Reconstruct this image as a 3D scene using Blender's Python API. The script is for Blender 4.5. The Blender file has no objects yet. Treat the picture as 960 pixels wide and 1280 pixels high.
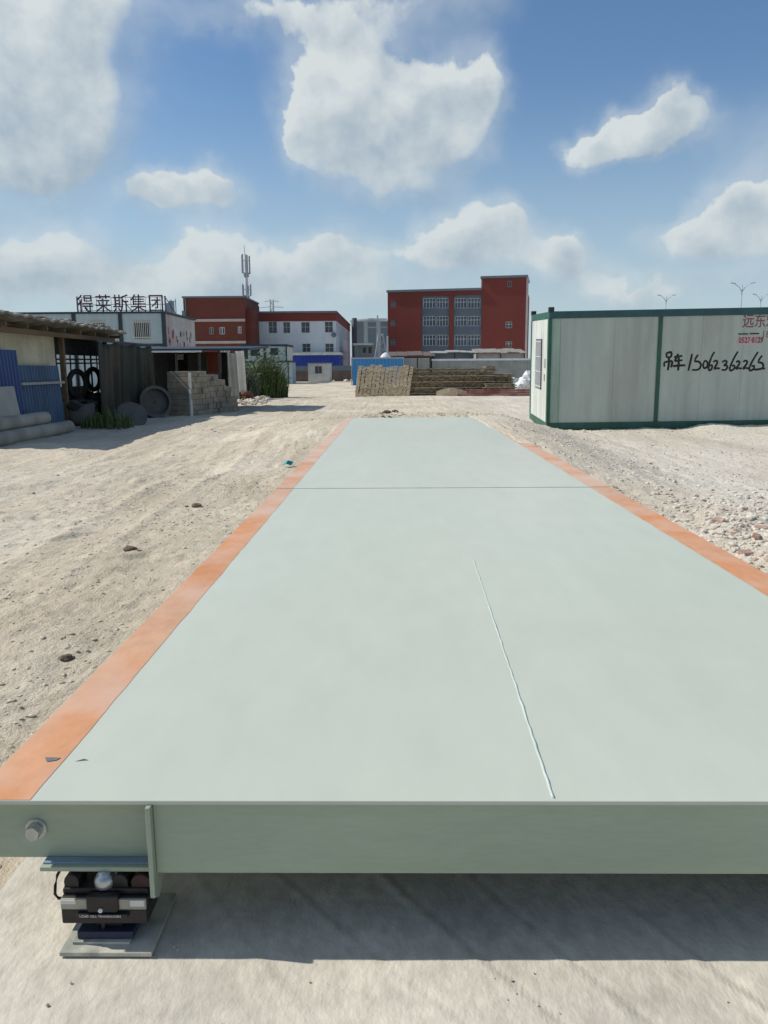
import bpy, bmesh, math, random
import numpy as np
from mathutils import Vector, Matrix
random.seed(7); rng = np.random.default_rng(11)
sc = bpy.context.scene
col = sc.collection
R = math.radians

# ------------------------------------------------------------------ camera
PITCH, YAW, ROLL, FOC, EYE = 10.13, 0.85, 0.4, 1005.0, 1.53
_p, _y, _r = R(PITCH), R(YAW), R(ROLL)
CF = np.array([-math.sin(_y)*math.cos(_p), math.cos(_y)*math.cos(_p), -math.sin(_p)])
_R0 = np.array([math.cos(_y), math.sin(_y), 0.0]); _U0 = np.cross(_R0, CF)
CR = _R0*math.cos(_r) - _U0*math.sin(_r); CU = np.cross(CR, CF)
CC = np.array([0, 0, EYE])
cam = bpy.data.cameras.new('camera'); co = bpy.data.objects.new('camera', cam); col.objects.link(co)
cam.sensor_fit = 'VERTICAL'; cam.sensor_height = 36.0; cam.lens = 36.0*FOC/1280.0
cam.clip_start = 0.05; cam.clip_end = 9000
m4 = Matrix.Identity(4)
for i in range(3):
    m4[i][0] = CR[i]; m4[i][1] = CU[i]; m4[i][2] = -CF[i]; m4[i][3] = CC[i]
co.matrix_world = m4
sc.camera = co

def ray(u, v): return CR*(u-480) + CU*(640-v) + CF*FOC
def gnd(u, v, z=0.0):
    d = ray(u, v); return CC + d*((z-EYE)/d[2])
def at(u, v, Y):
    d = ray(u, v); return CC + d*(Y/d[1])
def atX(u, v, X):
    d = ray(u, v); return CC + d*(X/d[0])
class Facade:                                   # a vertical plane: photo measurements -> (along, height)
    def __init__(s, p0, ang=0.0):
        s.p = np.array([p0[0], p0[1], 0.0]); s.d = np.array([math.cos(ang), math.sin(ang), 0]); s.n = np.array([-s.d[1], s.d[0], 0])
    def __call__(s, u, v):
        d = ray(u, v); t = ((s.p-CC)@s.n)/(d@s.n); q = CC + d*t
        return float((q-s.p)@s.d), float(q[2])

# ------------------------------------------------------------------ light
SUN_EL, SUN_AZ = 44.0, 7.0                      # sun stands to the left, slightly ahead
sl = bpy.data.lights.new('sun', 'SUN'); so = bpy.data.objects.new('sun', sl); col.objects.link(so)
sl.energy = 4.2; sl.angle = R(0.55); sl.color = (1.0, 0.95, 0.87)
sv = Vector((-math.cos(R(SUN_EL))*math.cos(R(SUN_AZ)), math.cos(R(SUN_EL))*math.sin(R(SUN_AZ)), math.sin(R(SUN_EL))))
so.rotation_euler = sv.to_track_quat('Z', 'Y').to_euler(); so.location = (-30, 5, 30)

sc.view_settings.view_transform = 'Standard'; sc.view_settings.look = 'None'
sc.view_settings.exposure = 0.0; sc.view_settings.gamma = 1.0; sc.view_settings.use_curve_mapping = False
sc.render.engine = 'CYCLES'; sc.cycles.use_denoising = True; sc.cycles.max_bounces = 6
sc.cycles.diffuse_bounces = 3

# ------------------------------------------------------------------ world: sky with cumulus
world = bpy.data.worlds.new('World'); sc.world = world; world.use_nodes = True
nt = world.node_tree; nt.nodes.clear()
def N(t, **kw):
    n = nt.nodes.new(t)
    for k, v in kw.items(): setattr(n, k, v)
    return n
def _in(n, i, v):
    if v is None: return
    if hasattr(v, 'is_linked') or hasattr(v, 'links'): nt.links.new(v, n.inputs[i])
    else: n.inputs[i].default_value = v
def M(op, a, b=None, c=None, clamp=False):
    n = N('ShaderNodeMath', operation=op, use_clamp=clamp); _in(n, 0, a); _in(n, 1, b); _in(n, 2, c); return n.outputs[0]
def V(op, a, b=None):
    n = N('ShaderNodeVectorMath', operation=op); _in(n, 0, a); _in(n, 1, b)
    return n.outputs['Value'] if op in ('DOT_PRODUCT', 'LENGTH') else n.outputs[0]
def comb(x, y, z=0.0):
    n = N('ShaderNodeCombineXYZ'); _in(n, 0, x); _in(n, 1, y); _in(n, 2, z); return n.outputs[0]
def noise(vec, scale, detail, rough=0.5, color=False):
    n = N('ShaderNodeTexNoise'); _in(n, 'Vector', vec); n.inputs['Scale'].default_value = scale
    n.inputs['Detail'].default_value = detail; n.inputs['Roughness'].default_value = rough
    return n.outputs['Color'] if color else n.outputs[0]
def sstep(x, a, b):
    n = N('ShaderNodeMapRange', interpolation_type='SMOOTHSTEP'); _in(n, 0, x); n.inputs[1].default_value = a; n.inputs[2].default_value = b; return n.outputs[0]
def mixc(f, a, b):
    n = N('ShaderNodeMix', data_type='RGBA'); _in(n, 0, f); _in(n, 6, a); _in(n, 7, b); return n.outputs[2]

SKY_STRENGTH = 0.10
sky = N('ShaderNodeTexSky', sky_type='NISHITA', sun_disc=False)
sky.sun_elevation = R(SUN_EL); sky.sun_rotation = R(360-90+SUN_AZ)
sky.altitude = 0; sky.air_density = 1.0; sky.dust_density = 0.3; sky.ozone_density = 2.2
tc = N('ShaderNodeTexCoord'); d0 = tc.outputs['Generated']
sp = N('ShaderNodeSeparateXYZ'); nt.links.new(d0, sp.inputs[0])
az = M('ARCTAN2', sp.outputs[0], sp.outputs[1]); el = M('ARCSINE', sp.outputs[2])
p2 = comb(az, el)
warp = V('SUBTRACT', noise(p2, 9.0, 3.0, 0.55, True), (0.5, 0.5, 0.5))
warp2 = V('SUBTRACT', noise(p2, 34.0, 3.0, 0.6, True), (0.5, 0.5, 0.5))
wv = V('ADD', V('MULTIPLY', warp, (0.085, 0.075, 0.0)), V('MULTIPLY', warp2, (0.026, 0.026, 0.0)))
pw = V('ADD', p2, wv)
# u, v, radius u, radius v, weight
BLOBS = [(62, 60, 62, 62, 1.0), (20, 130, 70, 70, 1.0), (88, 140, 48, 50, .85), (-60, 60, 90, 110, 1.0), (40, 205, 55, 26, .55), (120, 10, 50, 30, .5),
         (240, 4, 60, 16, .36), (350, 12, 55, 24, .44), (440, 14, 80, 24, .44), (545, 14, 60, 26, .38), (620, 0, 50, 18, .3),
         (410, 112, 38, 46, 1.25), (450, 90, 42, 32, 1.0), (500, 108, 40, 26, .8), (604, 108, 30, 32, 1.2), (560, 122, 36, 28, .9), (515, 140, 46, 34, .85), (422, 178, 42, 40, 1.0),
         (490, 190, 62, 36, .95), (570, 178, 46, 28, .75), (510, 235, 44, 14, .55),
         (188, 240, 24, 20, .95), (226, 232, 22, 20, .9), (270, 238, 32, 22, .95), (240, 256, 56, 12, .55),
         (738, 178, 26, 17, .95), (785, 170, 36, 20, .95), (842, 140, 24, 26, 1.0), (848, 165, 40, 20, .75), (800, 185, 50, 14, .5),
         (98, 312, 34, 26, 1.05), (52, 338, 50, 22, .8), (5, 340, 40, 22, .75), (140, 350, 40, 18, .6), (180, 372, 140, 16, .42), (430, 372, 140, 16, .42), (268, 318, 38, 28, 1.0), (225, 345, 48, 22, .65), (310, 345, 50, 22, .7),
         (418, 316, 42, 26, .8), (370, 350, 50, 22, .7), (460, 345, 36, 24, .65),
         (572, 282, 28, 22, 1.0), (630, 278, 30, 24, 1.0), (545, 318, 40, 20, .9), (610, 318, 66, 24, .95), (712, 308, 22, 22, 1.0), (740, 350, 40, 16, .5), (690, 335, 42, 16, .7),
         (905, 278, 36, 24, 1.0), (865, 302, 44, 18, .9), (950, 262, 28, 20, .8), (925, 312, 60, 18, .75), (785, 365, 42, 12, .75), (870, 355, 60, 10, .45),
         (1080, 200, 90, 60, .9), (1200, 320, 120, 40, .9), (-200, 300, 120, 50, .9), (-330, 120, 110, 80, .9)]
dens = None; lit = None
for (u, v, ru, rv, w) in BLOBS:
    d = ray(u, v); a_ = math.atan2(d[0], d[1]); e_ = math.asin(d[2]/np.linalg.norm(d))
    kx, ky = FOC/ru/1.12, FOC/rv/1.12
    qn = N('ShaderNodeVectorMath', operation='MULTIPLY_ADD'); _in(qn, 0, pw); qn.inputs[1].default_value = (kx, ky, 0); qn.inputs[2].default_value = (-a_*kx, -e_*ky, 0); q = qn.outputs[0]
    g = M('EXPONENT', M('MULTIPLY_ADD', V('DOT_PRODUCT', q, q), -1.0, math.log(w)))
    dl = V('DOT_PRODUCT', q, (-0.40, 0.70, 0))
    lit = M('MULTIPLY', g, dl) if lit is None else M('MULTIPLY_ADD', g, dl, lit)
    dens = g if dens is None else M('ADD', dens, g)
# clouds all round, away from the ones placed above
d3 = V('MULTIPLY', d0, (1.0, 1.0, 1.9))
away = sstep(M('ABSOLUTE', az), 0.6, 0.95)
ring = M('MULTIPLY', away, M('MULTIPLY', sstep(noise(d3, 2.6, 3.0, 0.5), 0.48, 0.66), 1.1))
dens = M('ADD', dens, ring)
fb = noise(p2, 17.0, 7.0, 0.58)
fs1 = noise(p2, 13.0, 5.0, 0.52); fs2 = noise(V('ADD', p2, (-0.016, 0.026, 0.0)), 13.0, 5.0, 0.52)
veil = noise(V('MULTIPLY', p2, (1.0, 1.6, 1.0)), 5.0, 4.0, 0.5)
dn = M('ADD', dens, M('MULTIPLY', M('SUBTRACT', fb, 0.5), 0.80))
ln = M('DIVIDE', lit, M('MAXIMUM', dens, 0.06))
crisp = sstep(ln, -0.55, 0.35)
alpha = M('ADD', M('MULTIPLY', sstep(dn, 0.45, 0.74), crisp), M('MULTIPLY', sstep(dn, 0.40, 1.15), M('SUBTRACT', 1.0, crisp)))
alpha = M('MAXIMUM', alpha, M('MULTIPLY', sstep(M('ADD', dens, M('MULTIPLY', veil, .5)), 0.28, 0.85), 0.40))
core = sstep(dn, 0.75, 1.7)
sh = M('ADD', M('MULTIPLY', ln, 0.72), M('MULTIPLY', M('SUBTRACT', fs1, fs2), 2.2))
sh = M('SUBTRACT', M('ADD', sh, 0.70), M('MULTIPLY', core, 0.16), clamp=True)
CL_LIT = (7.0, 7.5, 7.5, 1); CL_SHD = (3.6, 4.5, 5.3, 1)
ccol = mixc(sh, CL_SHD, CL_LIT)
hz = sstep(el, 0.33, 0.0)
ccol = mixc(M('MULTIPLY', hz, 0.35), ccol, (5.0, 5.9, 6.5, 1))
hs = N('ShaderNodeHueSaturation'); nt.links.new(sky.outputs[0], hs.inputs['Color'])
hs.inputs['Saturation'].default_value = 1.13; hs.inputs['Value'].default_value = 1.13
skyc = mixc(M('MULTIPLY', hz, 0.80), hs.outputs[0], (4.4, 5.6, 6.4, 1))
fin = mixc(M('MULTIPLY', alpha, 0.93), skyc, ccol)
bg = N('ShaderNodeBackground'); nt.links.new(fin, bg.inputs[0]); bg.inputs[1].default_value = SKY_STRENGTH
wo = N('ShaderNodeOutputWorld'); nt.links.new(bg.outputs[0], wo.inputs[0])
world.cycles.sampling_method = 'MANUAL'; world.cycles.sample_map_resolution = 512

# ------------------------------------------------------------------ materials
def mat(name, c, rough=0.75, var=0.18, scale=3.0, stretch=(1, 1, 1), c2=None, bump=0.0, bscale=40.0, metal=0.0, spec=0.4, fine=0.06, streak=0.0, c2lo=.45, c2hi=.7):
    m = bpy.data.materials.new(name); m.use_nodes = True
    t = m.node_tree; b = t.nodes['Principled BSDF']
    def L(a, i): t.links.new(a, i)
    tcn = t.nodes.new('ShaderNodeTexCoord'); mp = t.nodes.new('ShaderNodeMapping'); mp.inputs['Scale'].default_value = stretch
    L(tcn.outputs['Object'], mp.inputs[0])
    def nz(sc_, det, vec=None, ro=.55):
        n = t.nodes.new('ShaderNodeTexNoise'); n.inputs['Scale'].default_value = sc_; n.inputs['Detail'].default_value = det; n.inputs['Roughness'].default_value = ro
        L(vec or mp.outputs[0], n.inputs['Vector']); return n.outputs[0]
    def mr(x, a, b_, lo, hi):
        n = t.nodes.new('ShaderNodeMapRange'); L(x, n.inputs[0])
        for i, vv in enumerate((a, b_, lo, hi)): n.inputs[i+1].default_value = vv
        return n.outputs[0]
    def mx(f, a, b_, blend='MIX'):
        n = t.nodes.new('ShaderNodeMix'); n.data_type = 'RGBA'; n.blend_type = blend
        for i, vv in ((0, f), (6, a), (7, b_)):
            if hasattr(vv, 'links'): L(vv, n.inputs[i])
            else: n.inputs[i].default_value = vv
        return n.outputs[2]
    c4 = (*c, 1)
    cur = c4
    if c2 is not None:
        cur = mx(mr(nz(scale*0.7, 5), c2lo, c2hi, 0, 1), c4, (*c2, 1))
    def gray(x):
        n = t.nodes.new('ShaderNodeCombineColor')
        for i in range(3): L(x, n.inputs[i])
        return n.outputs[0]
    cur = mx(1.0, cur, gray(mr(nz(scale, 6), .3, .7, 1-var, 1+var)), 'MULTIPLY')
    if fine: cur = mx(1.0, cur, gray(mr(nz(scale*14, 3), .3, .7, 1-fine, 1+fine)), 'MULTIPLY')
    if streak:
        mp2 = t.nodes.new('ShaderNodeMapping'); mp2.inputs['Scale'].default_value = (5.5, 5.5, 0.32); L(tcn.outputs['Object'], mp2.inputs[0])
        cur = mx(1.0, cur, gray(mr(nz(1.0, 5, mp2.outputs[0]), .42, .72, 1.0, 1-streak)), 'MULTIPLY')
    if hasattr(cur, 'links'): L(cur, b.inputs['Base Color'])
    else: b.inputs['Base Color'].default_value = cur
    b.inputs['Roughness'].default_value = rough; b.inputs['Metallic'].default_value = metal
    b.inputs['Specular IOR Level'].default_value = spec
    if bump:
        bn = t.nodes.new('ShaderNodeBump'); bn.inputs['Strength'].default_value = bump; bn.inputs['Distance'].default_value = 0.02
        L(nz(bscale, 5), bn.inputs['Height']); L(bn.outputs[0], b.inputs['Normal'])
    return m

MT = {}
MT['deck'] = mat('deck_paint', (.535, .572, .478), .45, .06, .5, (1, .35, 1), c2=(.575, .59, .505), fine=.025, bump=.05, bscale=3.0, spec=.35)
MT['beam'] = mat('shaded_deck_paint', (.34, .395, .30), .5, .09, 2.0, (.6, 1, 3), fine=.04, bump=.04, bscale=12)  # same paint as the deck, with the shade on the beams put into the colour
MT['orange'] = mat('orange_paint', (.62, .265, .11), .62, .10, 1.6, (1, .5, 1), c2=(.61, .36, .22), fine=.08, c2lo=.40, c2hi=.62)
MT['weld'] = mat('weld_paint', (.50, .57, .52), .4, .1, 8)
MT['bluesteel'] = mat('blue_highlight_steel', (.22, .29, .36), .45, .15, 8)  # bluish highlight colour for the strip on the bearing plate
MT['steel'] = mat('galvanised_steel', (.50, .52, .50), .38, .15, 20, metal=.7)
MT['castdark'] = mat('load_cell_black', (.018, .016, .016), .42, .3, 30)
MT['castred'] = mat('load_cell_maroon', (.035, .012, .012), .45, .3, 30)
MT['labelal'] = mat('aluminium_label', (.36, .34, .27), .5, .12, 20)
MT['whitelabel'] = mat('white_sticker', (.62, .63, .58), .6, .05, 20)
MT['ltext'] = mat('label_print', (.75, .75, .72), .6, .02, 5)
MT['plate'] = mat('base_plate_paint', (.28, .31, .27), .7, .2, 14, c2=(.50, .47, .39), c2lo=.38, c2hi=.55)
MT['padblue'] = mat('dark_blue_pad', (.025, .03, .06), .6, .2, 12)
MT['rubber'] = mat('black_rubber', (.02, .02, .02), .7, .2, 20)
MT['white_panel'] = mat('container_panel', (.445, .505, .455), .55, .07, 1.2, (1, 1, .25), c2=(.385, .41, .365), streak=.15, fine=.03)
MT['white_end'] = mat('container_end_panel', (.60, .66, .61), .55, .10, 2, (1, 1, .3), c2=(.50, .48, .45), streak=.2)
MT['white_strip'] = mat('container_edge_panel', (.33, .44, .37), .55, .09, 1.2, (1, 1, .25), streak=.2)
MT['greenframe'] = mat('dark_green_frame', (.022, .105, .068), .5, .2, 4, c2=(.03, .085, .07))
MT['bluegreen'] = mat('blue_green_rail', (.025, .085, .095), .5, .2, 3)
MT['black'] = mat('black_brush_paint', (.012, .012, .012), .6, .2, 30)
MT['redpaint'] = mat('faded_red_paint', (.24, .085, .095), .7, .35, 14)
MT['notice'] = mat('notice_white', (.55, .42, .42), .7, .2, 30)
MT['glass'] = mat('dark_glass', (.03, .045, .055), .12, .2, 1.2, spec=.6)
MT['glassb'] = mat('blue_glass', (.035, .06, .10), .15, .5, .9, spec=.6)
MT['wframe'] = mat('white_window_frame', (.62, .64, .64), .5, .08, 6)
MT['darkbar'] = mat('dark_iron', (.035, .035, .035), .6, .3, 12)
MT['red'] = mat('red_wall', (.185, .040, .034), .85, .10, .25, c2=(.165, .044, .032), fine=.05)
MT['red2'] = mat('red_wall_brown', (.145, .040, .033), .85, .12, .3, (1, 1, 2.5), c2=(.13, .050, .028), fine=.05)
MT['whitewall'] = mat('white_wall', (.58, .63, .67), .8, .07, .35, c2=(.52, .56, .60), streak=.10)
MT['bluegrey'] = mat('blue_grey_panel', (.115, .15, .185), .6, .10, .3)
MT['trim'] = mat('pale_trim', (.46, .40, .38), .8, .1, 1)
MT['greywall'] = mat('grey_cladding', (.33, .38, .41), .7, .08, .4, streak=.08)
MT['darkgrey'] = mat('dark_grey_cladding', (.13, .17, .20), .7, .1, .4)
MT['conc'] = mat('grey_concrete', (.225, .21, .175), .9, .25, 1.6, c2=(.15, .14, .115), bump=.5, bscale=14)
MT['pipe'] = mat('concrete_pipe', (.36, .335, .28), .9, .18, 2.2, c2=(.27, .25, .205), bump=.3, bscale=18)
MT['blockm'] = mat('tan_block', (.26, .232, .18), .95, .3, 2.2, c2=(.17, .155, .12), bump=.6, bscale=10)
MT['lampm'] = mat('lamp_haze_grey', (.40, .46, .52), .5, .1, 2)  # light grey-blue, distance haze put into the colour
MT['dkconc'] = mat('dark_stained_concrete', (.10, .10, .095), .9, .25, 2, bump=.5, bscale=12)
MT['cream'] = mat('cream_wall', (.52, .49, .36), .9, .14, .9, c2=(.34, .32, .23), streak=.15)
MT['roof'] = mat('weathered_roof_sheet', (.22, .205, .175), .9, .35, 2.5, c2=(.38, .36, .32), bump=.4, bscale=10)
MT['soffit'] = mat('brown_timber', (.13, .09, .055), .9, .25, 2, (1, .3, 1))
MT['blue'] = mat('blue_sheet', (.025, .06, .20), .5, .15, 2, (1, 1, .3), c2=(.03, .07, .22))
MT['bluep'] = mat('faded_blue_sheet', (.07, .13, .22), .6, .2, 2, (1, 1, .3), c2=(.045, .085, .16))
MT['bluef'] = mat('bright_blue_fence', (.05, .24, .52), .5, .1, 1)
MT['awning'] = mat('royal_blue_canopy', (.022, .055, .34), .5, .12, .7)
MT['greyboard'] = mat('grey_cement_board', (.33, .33, .31), .9, .12, 2)
MT['tarp'] = mat('dark_green_tarpaulin', (.022, .027, .021), .75, .35, 1.6, (1, 1, .35), c2=(.052, .042, .028))
MT['dark'] = mat('shed_dark_and_shade', (.022, .024, .022), .9, .35, 2)  # near-black, also carries the painted shade of the doorway panels
MT['offwhite'] = mat('dull_white_wall', (.60, .60, .56), .85, .15, 1.5)
MT['prefab'] = mat('prefab_panel', (.35, .44, .48), .6, .08, .5, streak=.14)
MT['prefabend'] = mat('prefab_end_panel', (.46, .47, .46), .7, .12, .6, c2=(.40, .30, .29), streak=.18)
MT['navy'] = mat('navy_frame', (.018, .035, .05), .55, .2, 2)
MT['purple'] = mat('sign_letter_maroon', (.055, .018, .045), .5, .15, 3)
MT['signgrid'] = mat('sign_lattice', (.50, .38, .46), .5, .2, 3)
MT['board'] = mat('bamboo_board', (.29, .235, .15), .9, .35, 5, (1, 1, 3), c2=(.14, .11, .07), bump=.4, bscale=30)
MT['boardlit'] = mat('pale_sunlit_bamboo', (.70, .58, .41), .9, .25, 4, c2=(.50, .40, .27), bump=.4, bscale=24)  # sunlight on the leaning bundles is put into this lighter colour
MT['plank'] = mat('red_brown_plank', (.26, .10, .08), .8, .2, 3, c2=(.38, .24, .20))
MT['weed'] = mat('weed_leaf', (.10, .14, .04), .7, .45, 2.2, c2=(.055, .085, .03))
MT['weed2'] = mat('weed_leaf_blue', (.085, .115, .075), .7, .4, 2.2, c2=(.15, .165, .09))
MT['grassy'] = mat('short_grass', (.12, .13, .05), .8, .3, 3)
MT['brick'] = mat('red_brick', (.40, .25, .20), .9, .2, 12, c2=(.50, .40, .33))
MT['tarpw'] = mat('white_sheet', (.66, .67, .68), .7, .15, 3)
MT['teal'] = mat('turquoise_plastic', (.02, .30, .34), .4, .15, 20)
MT['pole'] = mat('grey_pole', (.33, .37, .41), .5, .1, 2)
MT['polelt'] = mat('pale_pole', (.60, .63, .64), .5, .1, 2)
MT['binm'] = mat('dark_green_bin', (.025, .065, .05), .6, .2, 2)
MT['wallbr'] = mat('dirty_brick_wall', (.13, .105, .09), .9, .25, 1.5)
MT['wallgr'] = mat('grey_render_wall', (.27, .28, .27), .9, .18, 1.0, streak=.15)
MT['rustred'] = mat('rusty_red_sheet', (.24, .055, .035), .8, .25, 2)
MT['debris'] = mat('rust_brown_debris', (.17, .075, .04), .9, .4, 4)
MT['cover'] = mat('grey_patch_paint', (.14, .16, .17), .6, .2, 30)

def dusty(m, c, ya, yb):                       # blown sand lies thicker towards the banked far end
    t = m.node_tree; b = t.nodes['Principled BSDF']; src = b.inputs['Base Color'].links[0].from_socket
    tcn = [n for n in t.nodes if n.type == 'TEX_COORD'][0]; sx = t.nodes.new('ShaderNodeSeparateXYZ'); t.links.new(tcn.outputs['Object'], sx.inputs[0])
    a = t.nodes.new('ShaderNodeMapRange'); t.links.new(sx.outputs[1], a.inputs[0]); a.inputs[1].default_value = ya; a.inputs[2].default_value = yb; a.inputs[3].default_value = 0; a.inputs[4].default_value = .75
    n = t.nodes.new('ShaderNodeTexNoise'); n.inputs['Scale'].default_value = 2.2; n.inputs['Detail'].default_value = 6; t.links.new(tcn.outputs['Object'], n.inputs['Vector'])
    n2 = t.nodes.new('ShaderNodeMapRange'); t.links.new(n.outputs[0], n2.inputs[0]); n2.inputs[1].default_value = .35; n2.inputs[2].default_value = .65; n2.inputs[3].default_value = -.28; n2.inputs[4].default_value = .55
    s_ = t.nodes.new('ShaderNodeMath'); s_.operation = 'ADD'; s_.use_clamp = True; t.links.new(a.outputs[0], s_.inputs[0]); t.links.new(n2.outputs[0], s_.inputs[1])
    mx = t.nodes.new('ShaderNodeMix'); mx.data_type = 'RGBA'; t.links.new(s_.outputs[0], mx.inputs[0]); t.links.new(src, mx.inputs[6]); mx.inputs[7].default_value = (*c, 1); t.links.new(mx.outputs[2], b.inputs['Base Color'])
dusty(MT['orange'], (.64, .48, .38), 2.0, 14.0)
# ground: dusty sand with pale and pink patches, tyre streaks and pebbles
def ground_mat():
    m = mat('sandy_ground', (.585, .515, .395), .95, .12, .45, c2=(.67, .60, .49), fine=.10, bump=0)
    t = m.node_tree; b = t.nodes['Principled BSDF']; b.inputs['Specular IOR Level'].default_value = .12
    tcn = [n for n in t.nodes if n.type == 'TEX_COORD'][0]
    L = t.links.new
    base = b.inputs['Base Color'].links[0].from_socket
    def nz(s, d, st=(1, 1, 1), ro=.6):
        mp = t.nodes.new('ShaderNodeMapping'); mp.inputs['Scale'].default_value = st; L(tcn.outputs['Object'], mp.inputs[0])
        n = t.nodes.new('ShaderNodeTexNoise'); n.inputs['Scale'].default_value = s; n.inputs['Detail'].default_value = d; n.inputs['Roughness'].default_value = ro
        L(mp.outputs[0], n.inputs['Vector']); return n.outputs[0]
    def mr(x, a, b_, lo, hi):
        n = t.nodes.new('ShaderNodeMapRange'); L(x, n.inputs[0])
        for i, vv in enumerate((a, b_, lo, hi)): n.inputs[i+1].default_value = vv
        return n.outputs[0]
    def mm(op, a, b_):
        n = t.nodes.new('ShaderNodeMath'); n.operation = op
        for i, vv in enumerate((a, b_)):
            if hasattr(vv, 'links'): L(vv, n.inputs[i])
            else: n.inputs[i].default_value = vv
        return n.outputs[0]
    def mx(f, a, b_, blend='MIX'):
        n = t.nodes.new('ShaderNodeMix'); n.data_type = 'RGBA'; n.blend_type = blend
        for i, vv in ((0, f), (6, a), (7, b_)):
            if hasattr(vv, 'links'): L(vv, n.inputs[i])
            else: n.inputs[i].default_value = vv
        return n.outputs[2]
    s = t.nodes.new('ShaderNodeSeparateXYZ'); L(tcn.outputs['Object'], s.inputs[0])
    right = mr(s.outputs[0], 1.5, 4.0, 0, 1)
    cur = mx(mm('MULTIPLY', right, mr(nz(.5, 4), .35, .65, .25, .95)), base, (.67, .63, .545, 1))
    cur = mx(mm('MULTIPLY', mm('MULTIPLY', right, mr(nz(1.1, 5), .58, .72, 0, 1)), .6), cur, (.63, .50, .43, 1))
    cur = mx(mr(nz(1.6, 5, (1, .09, 1)), .50, .68, 0, .5), cur, (.46, .385, .285, 1))
    cur = mx(mr(nz(.35, 5, (1, .25, 1)), .52, .72, 0, .6), cur, (.44, .365, .265, 1))
    cur = mx(mr(nz(6.0, 7, (1, .55, 1), .74), .58, .72, 0, .55), cur, (.30, .25, .185, 1))
    pebb = t.nodes.new('ShaderNodeTexVoronoi'); pebb.inputs['Scale'].default_value = 34; L(tcn.outputs['Object'], pebb.inputs['Vector'])
    cur = mx(mm('MULTIPLY', mr(pebb.outputs['Distance'], .10, .22, 1, 0), mr(nz(2.2, 4), .5, .62, 0, .6)), cur, (.60, .55, .48, 1))
    L(cur, b.inputs['Base Color'])
    h = mm('ADD', mm('MULTIPLY', nz(9, 8, ro=.68), 1.0), mm('MULTIPLY', nz(4.0, 6, (1, .10, 1)), 1.0))
    h = mm('ADD', h, mm('MULTIPLY', nz(60, 4), .25))
    bn = t.nodes.new('ShaderNodeBump'); bn.inputs['Strength'].default_value = .8; bn.inputs['Distance'].default_value = .05
    L(h, bn.inputs['Height']); L(bn.outputs[0], b.inputs['Normal'])
    return m
MT['ground'] = ground_mat()
MT['slab'] = mat('cast_concrete', (.60, .555, .465), .92, .16, 1.6, (1, .6, 1), c2=(.49, .46, .395), bump=.22, bscale=60, fine=.13, spec=.15)
MT['stone'] = mat('pale_stone', (.57, .50, .39), .95, .2, 7, c2=(.47, .40, .31), spec=.15)
MT['rubble'] = mat('rubble_mix', (.60, .555, .475), .95, .2, 9, c2=(.50, .385, .32), spec=.15, c2lo=.52, c2hi=.6)
MT['clod'] = mat('dark_clod', (.15, .115, .085), .95, .3, 7, spec=.1)

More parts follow.
